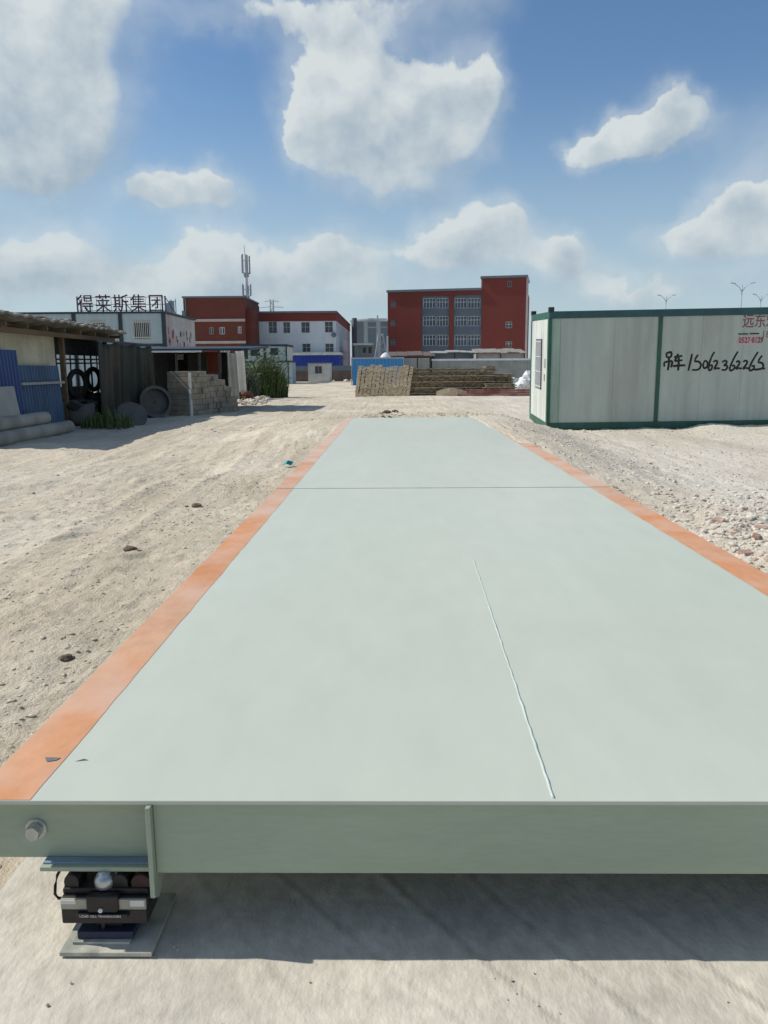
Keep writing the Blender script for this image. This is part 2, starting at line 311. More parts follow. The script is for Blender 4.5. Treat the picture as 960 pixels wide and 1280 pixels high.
# ------------------------------------------------------------------ mesh helpers
_ICO = {}
def ico(sub):
    if sub not in _ICO:
        bm = bmesh.new(); bmesh.ops.create_icosphere(bm, subdivisions=sub, radius=1)
        _ICO[sub] = (np.array([v.co[:] for v in bm.verts]), [tuple(q.index for q in f.verts) for f in bm.faces]); bm.free()
    return _ICO[sub]
class MB:
    def __init__(s): s.v = []; s.f = []
    def add(s, vs, fs):
        o = len(s.v); s.v += [tuple(map(float, q)) for q in vs]; s.f += [tuple(i+o for i in f) for f in fs]; return s
    def box(s, x0, x1, y0, y1, z0, z1):
        return s.add([(x0, y0, z0), (x1, y0, z0), (x1, y1, z0), (x0, y1, z0), (x0, y0, z1), (x1, y0, z1), (x1, y1, z1), (x0, y1, z1)],
                     [(0, 3, 2, 1), (4, 5, 6, 7), (0, 1, 5, 4), (1, 2, 6, 5), (2, 3, 7, 6), (3, 0, 4, 7)])
    def obox(s, c, ax, ay, az):                 # oriented box: centre, half-axis vectors
        c, ax, ay, az = map(np.array, (c, ax, ay, az))
        vs = [c+i*ax+j*ay+k*az for k in (-1, 1) for (i, j) in ((-1, -1), (1, -1), (1, 1), (-1, 1))]
        return s.add(vs, [(0, 3, 2, 1), (4, 5, 6, 7), (0, 1, 5, 4), (1, 2, 6, 5), (2, 3, 7, 6), (3, 0, 4, 7)])
    def prism(s, poly, axis, a, b):             # polygon extruded along an axis; poly gives the other two coords in order
        n = len(poly)
        def P(q, t):
            return {'x': (t, q[0], q[1]), 'y': (q[0], t, q[1]), 'z': (q[0], q[1], t)}[axis]
        vs = [P(q, a) for q in poly] + [P(q, b) for q in poly]
        return s.add(vs, [tuple(range(n)), tuple(range(2*n-1, n-1, -1))] + [(i, i+n, (i+1) % n+n, (i+1) % n) for i in range(n)])
    def tube(s, pts, r, n=8, sy=None, cap=True):
        pts = [np.array(p, float) for p in pts]; rs = r if hasattr(r, '__len__') else [r]*len(pts)
        o = len(s.v); vs = []
        for i, p in enumerate(pts):
            t = pts[min(i+1, len(pts)-1)] - pts[max(i-1, 0)]; t = t/(np.linalg.norm(t)+1e-9)
            a = np.cross(t, (0, 0, 1.)) if abs(t[2]) < .95 else np.cross(t, (0, 1., 0))
            a /= np.linalg.norm(a); b = np.cross(a, t)
            for k in range(n):
                q = rs[i]*(a*math.cos(2*math.pi*k/n) + b*math.sin(2*math.pi*k/n))
                if sy is not None: q[1] *= sy
                vs.append(p+q)
        fs = []
        for i in range(len(pts)-1):
            for k in range(n): fs.append((i*n+k, i*n+(k+1) % n, (i+1)*n+(k+1) % n, (i+1)*n+k))
        if cap: fs += [tuple(range(n-1, -1, -1)), tuple(range((len(pts)-1)*n, len(pts)*n))]
        return s.add(vs, fs)
    def lathe(s, prof, c=(0, 0, 0), n=20, axis='z'):
        vs = []
        for (r, h) in prof:
            for k in range(n):
                a = 2*math.pi*k/n; x, y = r*math.cos(a), r*math.sin(a)
                q = {'z': (x, y, h), 'y': (x, h, y), 'x': (h, x, y)}[axis]; vs.append((q[0]+c[0], q[1]+c[1], q[2]+c[2]))
        m = len(prof); fs = [(i*n+k, i*n+(k+1) % n, (i+1)*n+(k+1) % n, (i+1)*n+k) for i in range(m-1) for k in range(n)]
        fs += [tuple(range(n-1, -1, -1)), tuple(range((m-1)*n, m*n))]
        return s.add(vs, fs)
    def rock(s, c, r, flat=.7, sub=1):
        bv, fs = ico(sub); a = random.uniform(0, 6.28); sx, sy = random.uniform(.7, 1.35), random.uniform(.7, 1.2)
        k = rng.uniform(.72, 1.2, len(bv))[:, None]; q = bv*k*np.array([sx, sy, flat])
        ca, sa = math.cos(a), math.sin(a)
        vs = np.stack([c[0]+r*(q[:, 0]*ca-q[:, 1]*sa), c[1]+r*(q[:, 0]*sa+q[:, 1]*ca), c[2]+r*q[:, 2]], 1)
        return s.add(vs.tolist(), fs)
    def facade(s, x0, x1, z0, z1, holes, y=0.0, dep=.2):
        xs = sorted(set([x0, x1] + [q for h in holes for q in h[:2]])); zs = sorted(set([z0, z1] + [q for h in holes for q in h[2:4]]))
        for i in range(len(xs)-1):
            for j in range(len(zs)-1):
                cx, cz = (xs[i]+xs[i+1])/2, (zs[j]+zs[j+1])/2
                if any(h[0] < cx < h[1] and h[2] < cz < h[3] for h in holes): continue
                s.add([(xs[i], y, zs[j]), (xs[i+1], y, zs[j]), (xs[i+1], y, zs[j+1]), (xs[i], y, zs[j+1])], [(0, 1, 2, 3)])
        for (a, b, c, d) in holes:
            s.add([(a, y, c), (b, y, c), (b, y, d), (a, y, d), (a, y+dep, c), (b, y+dep, c), (b, y+dep, d), (a, y+dep, d)],
                  [(0, 4, 5, 1), (1, 5, 6, 2), (2, 6, 7, 3), (3, 7, 4, 0)])
        return s
    def build(s, name, m, parent=None, origin=None, world=False, smooth=False, bevel=0.0):
        vs = np.array(s.v, dtype=float)
        if origin is not None: vs = vs - np.array(origin, float)
        elif world and parent is not None:
            w = np.zeros(3); q = parent
            while q is not None: w += np.array(q.location); q = q.parent
            vs = vs - w
        me = bpy.data.meshes.new(name); me.from_pydata(vs.tolist(), [], s.f); me.update()
        me.materials.append(m if not isinstance(m, str) else MT[m])
        if smooth: me.shade_smooth()
        o = bpy.data.objects.new(name, me); col.objects.link(o)
        if parent is not None: o.parent = parent
        if origin is not None: o.location = origin
        if bevel:
            md = o.modifiers.new('bevel', 'BEVEL'); md.width = bevel; md.segments = 2; md.limit_method = 'ANGLE'
        return o
def tag(o, label=None, cat=None, group=None, kind=None):
    if label: o['label'] = label
    if cat: o['category'] = cat
    if group: o['group'] = group
    if kind: o['kind'] = kind
    return o
def thing(name, loc, label, cat, group=None, rot=(0, 0, 0)):
    o = bpy.data.objects.new(name, None); o.empty_display_size = .2; col.objects.link(o); o.location = loc; o.rotation_euler = rot
    return tag(o, label, cat, group)
def dup(root, loc, rotz=None, label=None):
    r = root.copy(); col.objects.link(r); r.location = loc
    if rotz is not None: r.rotation_euler = (0, 0, rotz)
    if label: r['label'] = label
    for ch in list(root.children):
        c = ch.copy(); col.objects.link(c); c.parent = r
        for g in list(ch.children):
            d = g.copy(); col.objects.link(d); d.parent = c
    return r
def text_mesh(name, body, size, m, parent, loc, thick=.004, shear=0, align='LEFT', sx=1.0, bold=0.0):
    cu = bpy.data.curves.new(name, 'FONT'); cu.body = body; cu.size = size; cu.extrude = thick; cu.align_x = align; cu.shear = shear; cu.offset = bold; cu.resolution_u = 3
    t = bpy.data.objects.new(name, cu); col.objects.link(t); bpy.context.view_layer.update()
    dg = bpy.context.evaluated_depsgraph_get(); me = bpy.data.meshes.new_from_object(t.evaluated_get(dg)); bpy.data.objects.remove(t)
    me.transform(Matrix.Diagonal((sx, 1, 1, 1))); me.transform(Matrix.Rotation(R(90), 4, 'X'))
    me.materials.clear(); me.materials.append(MT[m]); me.name = name
    o = bpy.data.objects.new(name, me); col.objects.link(o); o.parent = parent; o.location = loc; return o

# numpy value noise
def vnoise(x, y, seed):
    xi = np.floor(x).astype(np.int64); yi = np.floor(y).astype(np.int64); fx, fy = x-xi, y-yi
    def h(a, b):
        n = (a*374761393 + b*668265263 + seed*1442695041) & 0xffffffff
        n = ((n ^ (n >> 13))*1274126177) & 0xffffffff
        return ((n ^ (n >> 16)) & 0xffff)/65535.0
    fx = fx*fx*(3-2*fx); fy = fy*fy*(3-2*fy)
    return (h(xi, yi)*(1-fx)+h(xi+1, yi)*fx)*(1-fy) + (h(xi, yi+1)*(1-fx)+h(xi+1, yi+1)*fx)*fy
def fbm(x, y, o, seed, g=.5):
    s = 0; a = 1; t = 0
    for i in range(o): s = s + a*vnoise(x*2**i, y*2**i, seed+i*17); t += a; a *= g
    return s/t - .5
def ss(x, a, b):
    t = np.clip((x-a)/(b-a), 0, 1); return t*t*(3-2*t)
DX0, DX1, DY0, DY1, DZ = -1.13, 2.01, 1.93, 18.4, 0.42
def height(x, y):
    x = np.asarray(x, float); y = np.asarray(y, float)
    near = 1-ss(np.hypot(x, y), 25, 70)
    h = .10*fbm(x*.22, y*.22, 3, 3)*near + .050*fbm(x*.9, y*.5, 4, 9)*near + .03*np.abs(fbm(x*3.1, y*2.3, 4, 21, .6))*2*near + .028*fbm(x*11, y*9, 3, 41, .65)*near*(.22+1.6*ss(fbm(x*.8, y*.6, 3, 101), .02, .22))
    for sd, lv, am in ((201, .04, .017), (233, -.06, .014), (267, .10, .019)):      # eroded crust edges
        nn = fbm(x*.55+sd, y*.75, 5, sd, .55); h = h + am*ss(nn, lv, lv+.010)*near*ss(y, 2.3, 3)
    # tyre ruts of the dirt road on the left
    rx = x + .05*(y-10) + .5*fbm(y*.15, y*0+2, 2, 77)
    for c0, w in ((-2.9, .22), (-4.5, .22), (-3.5, .3), (-5.4, .25), (-6.6, .25)):
        h = h - .018*np.exp(-((rx-c0)/w)**2)*ss(y, 3, 8)*near
        h = h + .011*np.exp(-((rx-c0-.34)/.07)**2)*(.5+1.4*ss(fbm(y*.7, x*0+c0, 2, 63), -.1, .2))*ss(y, 3, 8)*near
    # earth banked up to the far end of the weighbridge
    dx = np.maximum(np.maximum(DX0-.0-x, x-(DX1-.0)), 0)
    reach = np.where(x > 0, 1.3, 2.2)
    bank = np.where(x > 0, .41, .36)*ss(y, np.where(x > 0, 8.5, 11.5), np.where(x > 0, 12.5, 16.5))*(1-ss(y, 18.6, 25))*(1-ss(dx, 0.15, reach+.9))
    inside = (x > DX0+.22) & (x < DX1-.30) & (y < DY1)
    bank = bank + np.where((x > 0) & (dx < .05), .055, .0)*ss(y, 10.0, 13.0)*(1-ss(y, 18.6, 22)) + np.where((x < 0) & (dx < .05), .065, 0)*ss(y, 12.0, 15.5)*(1-ss(y, 18.6, 22))
    h = h + np.where(inside, np.minimum(bank, .1), bank)
    h = h + .14*np.exp(-((y-19.75)/.55)**2)*ss(x, 5.2, 7.5)*(.6+1.6*fbm(x*1.3, y*.5, 2, 55))
    h = np.where((x > DX0) & (x < DX1) & (y < DY1-.3), np.minimum(h, np.where(y > 9.5, np.where((x > 1.86-.1*ss(y, 12, 17)+.12*fbm(y*2., y*0, 3, 57)) | ((x < -1.05+.1*ss(y, 13, 17)+.1*fbm(y*2., y*0+4, 3, 58)) & (y > 13)), .445, .1), .1)), h)
    h = h + .04*np.exp(-((y-18.9)/.8)**2)*np.exp(-((x-.6)/1.7)**4)
    capz = np.where(x < DX0+.3, .40, .445) + .03*fbm(x*4, y*4, 3, 88)
    h = np.where((y > 8) & (y < 24) & (np.abs(x) < 6), np.minimum(h, capz), h)
    # rubble heap to the right, small pit beside the slab
    h = h + .13*np.exp(-((x-3.3)/.9)**2-((y-6.0)/2.0)**2)*(1+1.5*fbm(x*3, y*3, 3, 91))
    h = h - .05*np.exp(-((x-5)/3.)**2-((y-14)/6.)**2)
    pit = ss(x, -1.62, -1.56)*(1-ss(x, -1.26, -1.22))*ss(y, .6, .9)*(1-ss(y, 2.5, 2.7))
    h = h - .13*pit
    slab = ss(x, -1.38, -1.24)*(1-ss(x, 3.2, 3.5))*(1-ss(y, 3.2, 3.6))
    h = h*(1-slab) - .10*slab
    return h
def hz_(x, y): return float(height(np.array([x]), np.array([y]))[0])

# ------------------------------------------------------------------ ground sheet
def axis(core0, core1, step, lo, hi, g=1.045):
    a = list(np.arange(core0, core1, step)); s = step; q = a[-1]
    while q < hi: s *= g; q += s; a.append(q)
    s = step; q = a[0]; b = []
    while q > lo: s *= g; q -= s; b.append(q)
    return np.array(b[::-1]+a)
xs = axis(-4.6, 4.6, .032, -4000, 4000, 1.035); ys = axis(1.2, 8.0, .03, -600, 5000, 1.022)
X, Y = np.meshgrid(xs, ys); Z = height(X, Y)
nx, ny = len(xs), len(ys)
me = bpy.data.meshes.new('ground')
idx = np.arange(nx*ny).reshape(ny, nx)
quads = np.stack([idx[:-1, :-1], idx[:-1, 1:], idx[1:, 1:], idx[1:, :-1]], -1).reshape(-1, 4)
me.vertices.add(nx*ny); me.vertices.foreach_set('co', np.stack([X, Y, Z], -1).reshape(-1).astype(np.float32))
me.loops.add(quads.size); me.loops.foreach_set('vertex_index', quads.reshape(-1).astype(np.int32))
me.polygons.add(len(quads)); me.polygons.foreach_set('loop_start', (np.arange(len(quads))*4).astype(np.int32))
me.update(calc_edges=True); me.validate(); me.shade_smooth(); me.materials.append(MT['ground'])
go = bpy.data.objects.new('ground', me); col.objects.link(go); tag(go, 'dusty sandy yard with tyre tracks', 'ground', kind='structure')

# concrete foundation slab
def slab():
    xa = np.arange(-1.185, 3.1, .012); ya = np.arange(.9, 3.05, .012)
    Xa, Ya = np.meshgrid(xa, ya); edge = .012*fbm(Ya*6, Ya*0, 3, 5)
    Xa[:, 0] += (edge*2)[:, 0]
    Za = .006*fbm(Xa*1.5, Ya*1.5, 3, 31) + .0022*fbm(Xa*9, Ya*7, 3, 33) - .003
    # trowel ridges running diagonally
    for (c0, k, am) in ((.30, .62, .0046), (.52, .55, .0040), (.05, .75, .0026), (.86, .5, .0030), (-.28, .6, .002)):
        d_ = (Xa-c0) + (Ya-1.75)*k*1.2 + .03*fbm(Ya*4, Ya*0+c0, 2, 8)
        Za += am*np.exp(-(d_/.020)**2)*(.4+1.2*ss(fbm(Ya*3, Xa*0+c0, 2, 12), -.15, .2)) - am*.6*np.exp(-((d_-.035)/.016)**2)
    n1, n2 = len(xa), len(ya); mb = MB(); P = np.stack([Xa, Ya, Za], -1).reshape(-1, 3)
    fs = [(j*n1+i, j*n1+i+1, (j+1)*n1+i+1, (j+1)*n1+i) for j in range(n2-1) for i in range(n1-1)]
    mb.add(P, fs)
    lo = len(P); L_ = [tuple(P[j*n1]) for j in range(n2)]
    vs = L_ + [(q[0]-.01, q[1], -.35) for q in L_]; m_ = len(L_)
    mb.add(vs, [(j, j+1, m_+j+1, m_+j) for j in range(m_-1)])
    far = [tuple(P[(n2-1)*n1+i]) for i in range(n1)]; vs = far + [(q[0], q[1], -.35) for q in far]
    mb.add(vs, [(j, j+1, n1+j+1, n1+j) for j in range(n1-1)])
    return mb.build('concrete_slab', 'slab', smooth=False)
tag(slab(), 'pale cast concrete foundation slab under the weighbridge', 'slab', kind='structure')

# ------------------------------------------------------------------ weighbridge
wb = thing('weighbridge', (0.44, DY0, 0), 'long pale green steel truck weighbridge with orange painted edges', 'weighbridge')
def W(mb, name, m, **kw): return mb.build(name, m, wb, world=True, **kw)
mods = [(DY0, 7.478), (7.490, 12.96), (12.97, DY1)]
for i, (a, b) in enumerate(mods):
    dz = (0, .003, .001)[i]
    W(MB().box(DX0, DX1, a, b, DZ-.012+dz, DZ+dz), 'deck_plate', 'deck', bevel=.002)
for i, (a, b) in enumerate(mods):
    dz = (0, .003, .001)[i]
    def stripe(x_in, x_out, sgn):
        mb = MB(); n = max(2, int((b-a)/.04)); vs = []
        for k in range(n+1):
            y_ = a+.002+(b-a-.004)*k/n; e = .010*float(fbm(np.array([y_*7.]), np.array([x_in*5.]), 3, 61))
            vs += [(x_in+e, y_, DZ+dz+.0012), (x_out, y_, DZ+dz+.0012)]
        fs = [(2*k, 2*k+2, 2*k+3, 2*k+1) if sgn > 0 else (2*k+1, 2*k+3, 2*k+2, 2*k) for k in range(n)]
        return W(mb.add(vs, fs[:] if sgn < 0 else [f[::-1] for f in fs]), 'edge_stripe', 'orange')
    stripe(-.962, DX0+.003, -1); stripe(1.818, DX1-.003, 1)
    for x0, x1 in ((DX0+.02, DX0+.10), (DX1-.10, DX1-.02)):      # long side channels
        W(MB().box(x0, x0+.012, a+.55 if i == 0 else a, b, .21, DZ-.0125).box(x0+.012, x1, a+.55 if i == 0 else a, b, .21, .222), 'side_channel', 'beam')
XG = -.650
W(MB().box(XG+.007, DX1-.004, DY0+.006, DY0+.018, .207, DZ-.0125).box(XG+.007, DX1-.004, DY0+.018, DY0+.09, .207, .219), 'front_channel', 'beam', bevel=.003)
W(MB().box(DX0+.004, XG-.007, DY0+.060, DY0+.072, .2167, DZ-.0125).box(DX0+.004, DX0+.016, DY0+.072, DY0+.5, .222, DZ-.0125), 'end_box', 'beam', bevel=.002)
W(MB().box(-.962, XG-.007, DY0+.016, DY0+.15, .2035, .2165), 'bearing_plate', 'beam', bevel=.002)
W(MB().box(-.958, XG-.02, DY0+.030, DY0+.0575, .2168, .2215), 'highlight_strip', 'bluesteel', bevel=.001)  # bluish highlight on the plate's top face, put in as a coloured strip
W(MB().prism([(DY0-.016, DZ-.0125), (DY0-.016, .148), (DY0+.02, .128), (DY0+.12, .20), (DY0+.12, DZ-.0125)], 'x', XG-.0065, XG+.0065), 'gusset_plate', 'beam', bevel=.0015)
bp = at(42, 1040, DY0+.04)
def hexn(mb, x, z, y0, y1, r, n=6, ph=.3):
    return mb.prism([(x+r*math.cos(ph+2*math.pi*k/n), z+r*math.sin(ph+2*math.pi*k/n)) for k in range(n)], 'y', y1, y0)
bolt = W(hexn(MB(), bp[0], bp[2], DY0+.026, DY0+.054, .021), 'bolt_head', 'steel', bevel=.002)
W(hexn(MB(), bp[0], bp[2], DY0+.054, DY0+.0598, .029, 20), 'washer', 'steel')
# raised weld seam along the near plate
wpts = []
for k in range(60):
    t = k/59; a = gnd(692, 998, DZ); b = gnd(592, 700, DZ); q = a+(b-a)*t
    wpts.append((q[0]+random.uniform(-.0016, .0016), q[1], DZ-.0005))
W(MB().tube(wpts, [random.uniform(.0032, .0052)*(1-.35*k/59) for k in range(60)], 6), 'weld_seam', 'weld', smooth=True)
q = gnd(66, 949, DZ+.003); W(MB().add([(q[0]-.028, q[1]+.012, DZ+.0032), (q[0]-.012, q[1]-.014, DZ+.0032), (q[0]+.012, q[1]-.006, DZ+.0032), (q[0]+.02, q[1]+.01, DZ+.0032)], [(0, 1, 2, 3)]), 'paint_chip', 'cover')
q = gnd(104, 951, DZ); W(MB().tube([(q[0]-.02, q[1]-.004, DZ), (q[0], q[1]+.004, DZ+.001), (q[0]+.014, q[1]+.003, DZ)], [.001, .0035, .001], 5), 'paint_flake', 'cover')
for yy in (4.7, 10.2, 15.6):                        # cross members under the deck
    W(MB().box(DX0+.11, DX1-.11, yy, yy+.15, .21, DZ-.0125), 'cross_beam', 'beam')

for x_, y_ in ((1.55, DY0+.25), (-.8, 7.3), (1.55, 7.3), (-.8, 12.8), (1.55, 12.8)):      # footings that carry the module ends
    W(MB().box(x_-.16, x_+.16, y_-.16, y_+.16, -.25, .2065), 'support_pier', 'conc', bevel=.01)

# ------------------------------------------------------------------ load cell on its base plate
LX, LY = -.780, DY0+.035
lc = thing('load_cell', (LX, LY, 0), 'black load cell with metal cup and cable under the near left corner of the weighbridge', 'load cell')
def LCP(mb, name, m, parent=None, **kw): return mb.build(name, m, parent or lc, **kw)
bpl = LCP(MB().box(-.116, .130, -.088, .16, .002, .0145), 'base_plate', 'plate', bevel=.002)
LCP(MB().box(-.092, .062, -.058, .10, .0147, .022), 'seat_plate', 'plate', bevel=.001)
LCP(MB().box(-.082, .07, -.048, .09, .0222, .045), 'lower_pad', 'padblue', bevel=.003)
LCP(MB().box(-.035, .035, -.028, .05, .0452, .078), 'pedestal', 'castdark', bevel=.004)
LCP(MB().tube([(-.015, -.034, .045), (-.010, -.036, .08)], .006, 8), 'pin', 'castdark')
body = LCP(MB().box(-.118, .112, -.052, .045, .072, .116).box(-.118, .112, -.046, .045, .116, .147).box(-.118, .112, -.034, .045, .147, .164), 'body', 'castdark', bevel=.004)
for sx, ww in ((-.095, .020), (.035, .022), (.092, .026)):
    LCP(MB().prism([(sx-ww, .162), (sx-ww, .180)] + [(sx+ww*math.cos(a), .180+.020*math.sin(a)) for a in np.linspace(math.pi, 0, 9)] + [(sx+ww, .162)], 'y', .030, -.028), 'end_lug', 'castred' if sx > .05 else 'castdark', bevel=.003)
for a_, b_, c_, d_, z_ in ((-.117, -.045, -.115, -.075, .1335), (.036, .111, .070, .108, .127)):
    lp = LCP(MB().box(a_, b_, -.054, -.0462, .1165, .1455), 'label_plate', 'labelal', bevel=.001)
    LCP(MB().box(c_, d_, -.0562, -.0543, z_, .1445), 'sticker', 'whitelabel', parent=lp)
LCP(MB().prism([(-.042, .110), (.034, .110), (.040, .120), (.040, .158), (-.046, .158), (-.046, .120)], 'y', -.036, -.060), 'centre_block', 'castdark', bevel=.003)
LCP(MB().lathe([(.0015, -.0645), (.006, -.064), (.006, -.060), (.002, -.0585)], (-.008, 0, .119), 14, 'y'), 'rivet', 'whitelabel')
LCP(MB().box(-.072, .064, -.0645, -.0525, .0985, .1092), 'name_strip', 'castdark', bevel=.001)
text_mesh('lettering', 'LOAD CELL TRANSDUCERS', .0082, 'ltext', lc, (-.064, -.0648, .1010), .0003, sx=1.1)
LCP(MB().lathe([(.020, .158), (.025, .163), (.028, .172), (.0275, .184), (.023, .192), (.016, .196), (.016, .204)], (-.008, -.016, 0), 24), 'ball_cup', 'steel', smooth=True)
LCP(MB().tube([(-.118, -.01, .118), (-.142, -.01, .118), (-.151, -.008, .130), (-.150, -.004, .152), (-.144, .0, .180), (-.130, .01, .206)], .0042, 8), 'cable', 'rubber', smooth=True)
LCP(MB().tube([(-.130, -.01, .118), (-.117, -.01, .118)], .008, 10), 'cable_gland', 'steel')

# ------------------------------------------------------------------ office container
A = gnd(683, 537.5); fcA = Facade(A)
s1, z1 = fcA(960, 384.5); s0, z0 = fcA(685, 389.5)
TILT = math.atan2(z1-z0, s1-s0); HC = z0/math.cos(TILT)
oc = thing('container_office', (A[0], A[1], A[2]), 'white panelled site office container with green frame and black handwritten phone number', 'container', rot=(R(2.0), -TILT, R(-1.2)))
def cl(u, v):
    s, z = fcA(u, v); c, n = math.cos(-TILT), math.sin(-TILT)
    return s*c - z*n, s*n + z*c
LC_, DC_ = 6.02, 2.95
sd = (cl(826, 392)[0]+cl(817.5, 529)[0])/2
def O(mb, name, m, parent=None, **kw): return mb.build(name, m, parent or oc, **kw)
O(MB().box(0, LC_, 0, .14, HC-.17, HC), 'top_rail', 'bluegreen', bevel=.008)
O(MB().box(0, LC_, .012, .15, 0, .17), 'bottom_rail', 'greenframe', bevel=.008)
O(MB().box(0, .12, .14, DC_, HC-.17, HC-.004), 'top_rail', 'greenframe', bevel=.008)
O(MB().box(0, .12, .15, DC_, 0, .168), 'bottom_rail', 'greenframe', bevel=.008)
O(MB().box(-.006, .075, -.006, .15, .17, HC-.17), 'corner_post', 'greenframe', bevel=.006)
O(MB().box(-.006, .10, DC_-.12, DC_+.004, .168, HC-.17), 'corner_post', 'greenframe', bevel=.006)
O(MB().box(LC_-.12, LC_+.006, -.006, .15, .17, HC-.17), 'corner_post', 'greenframe', bevel=.006)
O(MB().box(sd-.045, sd+.045, .004, .12, .17, HC-.17), 'centre_post', 'greenframe', bevel=.005)
for x, y in ((-.03, -.02), (-.03, DC_-.12), (LC_-.14, -.02)):
    O(MB().box(x+.02, x+.15, y+.01, y+.14, HC-.02, HC+.10), 'corner_casting', 'navy', bevel=.01)
O(MB().box(.02, LC_-.02, .14, DC_-.02, HC-.05, HC-.02), 'roof', 'greyboard')
O(MB().box(.04, LC_-.1, DC_-.06, DC_-.01, .1, HC-.1), 'back_panel', 'white_end')
O(MB().box(LC_-.09, LC_-.03, .15, DC_-.06, .1, HC-.1), 'end_panel', 'white_end')
def ribbed(x0, x1, pitch, m, lab):
    mb = MB(); poly = []; x = x0; k = 0; first = True
    while x < x1-.02:
        w = min(pitch, x1-x); poly += [(x, .035), (x+w-.02, .035), (x+w-.014, .042), (x+w-.006, .042)]; x += w
    poly += [(x1, .035), (x1, .09), (x0, .09)]
    return O(mb.prism(poly, 'z', .165, HC-.165), 'wall_panel', m)
ribbed(.074, .30, .226, 'white_strip', 0)
ribbed(.30, sd-.04, 1.30, 'white_panel', 0); ribbed(sd+.04, LC_-.12, .98, 'white_panel', 0)
# sunlit end wall with a barred window
fe0, fe1 = .14, DC_-.12
win = (1.05, 1.98, .98, 2.15)
emb = MB()
ee = MB().facade(fe0, fe1, .165, HC-.165, [win], 0, .05)
emb.v = [(.012+q[1], q[0], q[2]) for q in ee.v]; emb.f = [f[::-1] for f in ee.f]
O(emb, 'end_wall', 'white_end')
cw = O(MB().box(.0, .03, win[0]-.04, win[1]+.04, win[3], win[3]+.05).box(.0, .03, win[0]-.04, win[1]+.04, win[2]-.05, win[2]).box(0, .03, win[0]-.045, win[0], win[2]-.05, win[3]+.05).box(0, .03, win[1], win[1]+.045, win[2]-.05, win[3]+.05), 'window', 'darkbar')
O(MB().box(.05, .056, win[0], win[1], win[2], win[3]), 'pane', 'glass', cw)
gb = MB()
for k in range(9):
    y = win[0]+(win[1]-win[0])*(k+.5)/9; gb.tube([(-.012, y, win[2]-.03), (-.012, y, win[3]+.03)], .009, 6)
for z in np.linspace(win[2]+.02, win[3]-.02, 4): gb.tube([(-.02, win[0]-.03, z), (-.02, win[1]+.03, z)], .011, 6)
O(gb, 'window_bars', 'polelt', cw)
for q in ((.45, .60, 1.50, 1.72), (.50, .62, 1.18, 1.34)): O(MB().box(-.004, .009, *q), 'faded_label', 'greyboard')
# handwriting
def zpt(x, y): return (815+x/6.62, 430+y/6.62)
STROKES_CH = [[(110, 75), (112, 112)], [(110, 76), (150, 70), (147, 108)], [(112, 112), (148, 108)], [(92, 152), (94, 188)], [(92, 152), (154, 143), (152, 182), (144, 190)], [(130, 110), (131, 160), (122, 218)],
              [(172, 108), (240, 99)], [(206, 82), (190, 118), (178, 143)], [(178, 143), (242, 134)], [(212, 112), (210, 170), (207, 220)], [(163, 184), (215, 178), (266, 177)]]
STROKES_N = [[(320, 82), (306, 150), (290, 222)],
             [(372, 92), (358, 104), (343, 142), (374, 146), (392, 170), (384, 200), (362, 214), (320, 214)],
             [(428, 138), (414, 158), (412, 186), (424, 200), (442, 190), (448, 162), (438, 142), (426, 140)],
             [(503, 66), (480, 105), (460, 165), (456, 205), (466, 218), (482, 204), (484, 178), (464, 178)],
             [(494, 150), (512, 138), (526, 146), (522, 168), (502, 206), (524, 200), (548, 204)],
             [(566, 152), (588, 138), (604, 148), (596, 166), (580, 174), (604, 180), (608, 198), (592, 214), (562, 214)],
             [(694, 62), (664, 115), (640, 168), (628, 206), (640, 220), (664, 204), (666, 178), (644, 182)],
             [(680, 154), (694, 142), (708, 150), (702, 172), (678, 206), (700, 200), (728, 204)],
             [(738, 150), (754, 138), (770, 146), (764, 168), (736, 206), (760, 198), (788, 204)],
             [(858, 66), (826, 118), (800, 168), (788, 204), (796, 220), (822, 208), (828, 182), (806, 184)],
             [(892, 96), (874, 120), (862, 150), (888, 156), (902, 176), (896, 198), (866, 210), (826, 212), (918, 202)]]
def smoothpts(P):
    P = [np.array(p, float) for p in P]
    if len(P) < 3: return P
    out = [P[0]]
    for i in range(len(P)-1):
        p0 = P[max(i-1, 0)]; p1 = P[i]; p2_ = P[i+1]; p3 = P[min(i+2, len(P)-1)]
        for t in (.25, .5, .75, 1): out.append(.5*((2*p1)+(p2_-p0)*t+(2*p0-5*p1+4*p2_-p3)*t*t+(3*p1-p0-3*p2_+p3)*t**3))
    return out
def brush(strokes, r):
    mb = MB()
    for st in strokes:
        P = smoothpts(st); n = len(P); pts = []
        for a in P:
            s, z = cl(*zpt(a[0], a[1])); pts.append((s, .0345, z))
        mb.tube(pts, [r*(.8+.35*math.sin(2.2*i/max(n-1, 1)+.5)) for i in range(n)], 8, sy=.12)
    return mb
O(brush(STROKES_CH, .025), 'painted_characters', 'black'); O(brush(STROKES_N, .023), 'painted_number', 'black')
O(brush([[(955, 335), (1010, 330)], [(955, 355), (1015, 352)], [(955, 305), (1000, 300)]], .012), 'painted_characters', 'black')
s, z = cl(924.5, 408.5); text_mesh('red_lettering', '远东宏信', .34, 'redpaint', oc, (s, .0335, z), .002, sx=.82, bold=.004)
s, z = cl(948, 422.5); text_mesh('red_lettering', '188', .24, 'redpaint', oc, (s, .0335, z), .002, sx=.9)
s, z = cl(919, 431.5); e, t = cl(945, 419.5)
nb = O(MB().box(s, e, .029, .0345, z, t), 'notice_plate', 'notice')
text_mesh('notice_lettering', '0527·8129', .185, 'redpaint', nb, (s+.02, .0275, z+.05), .0010, sx=.74, bold=.006)
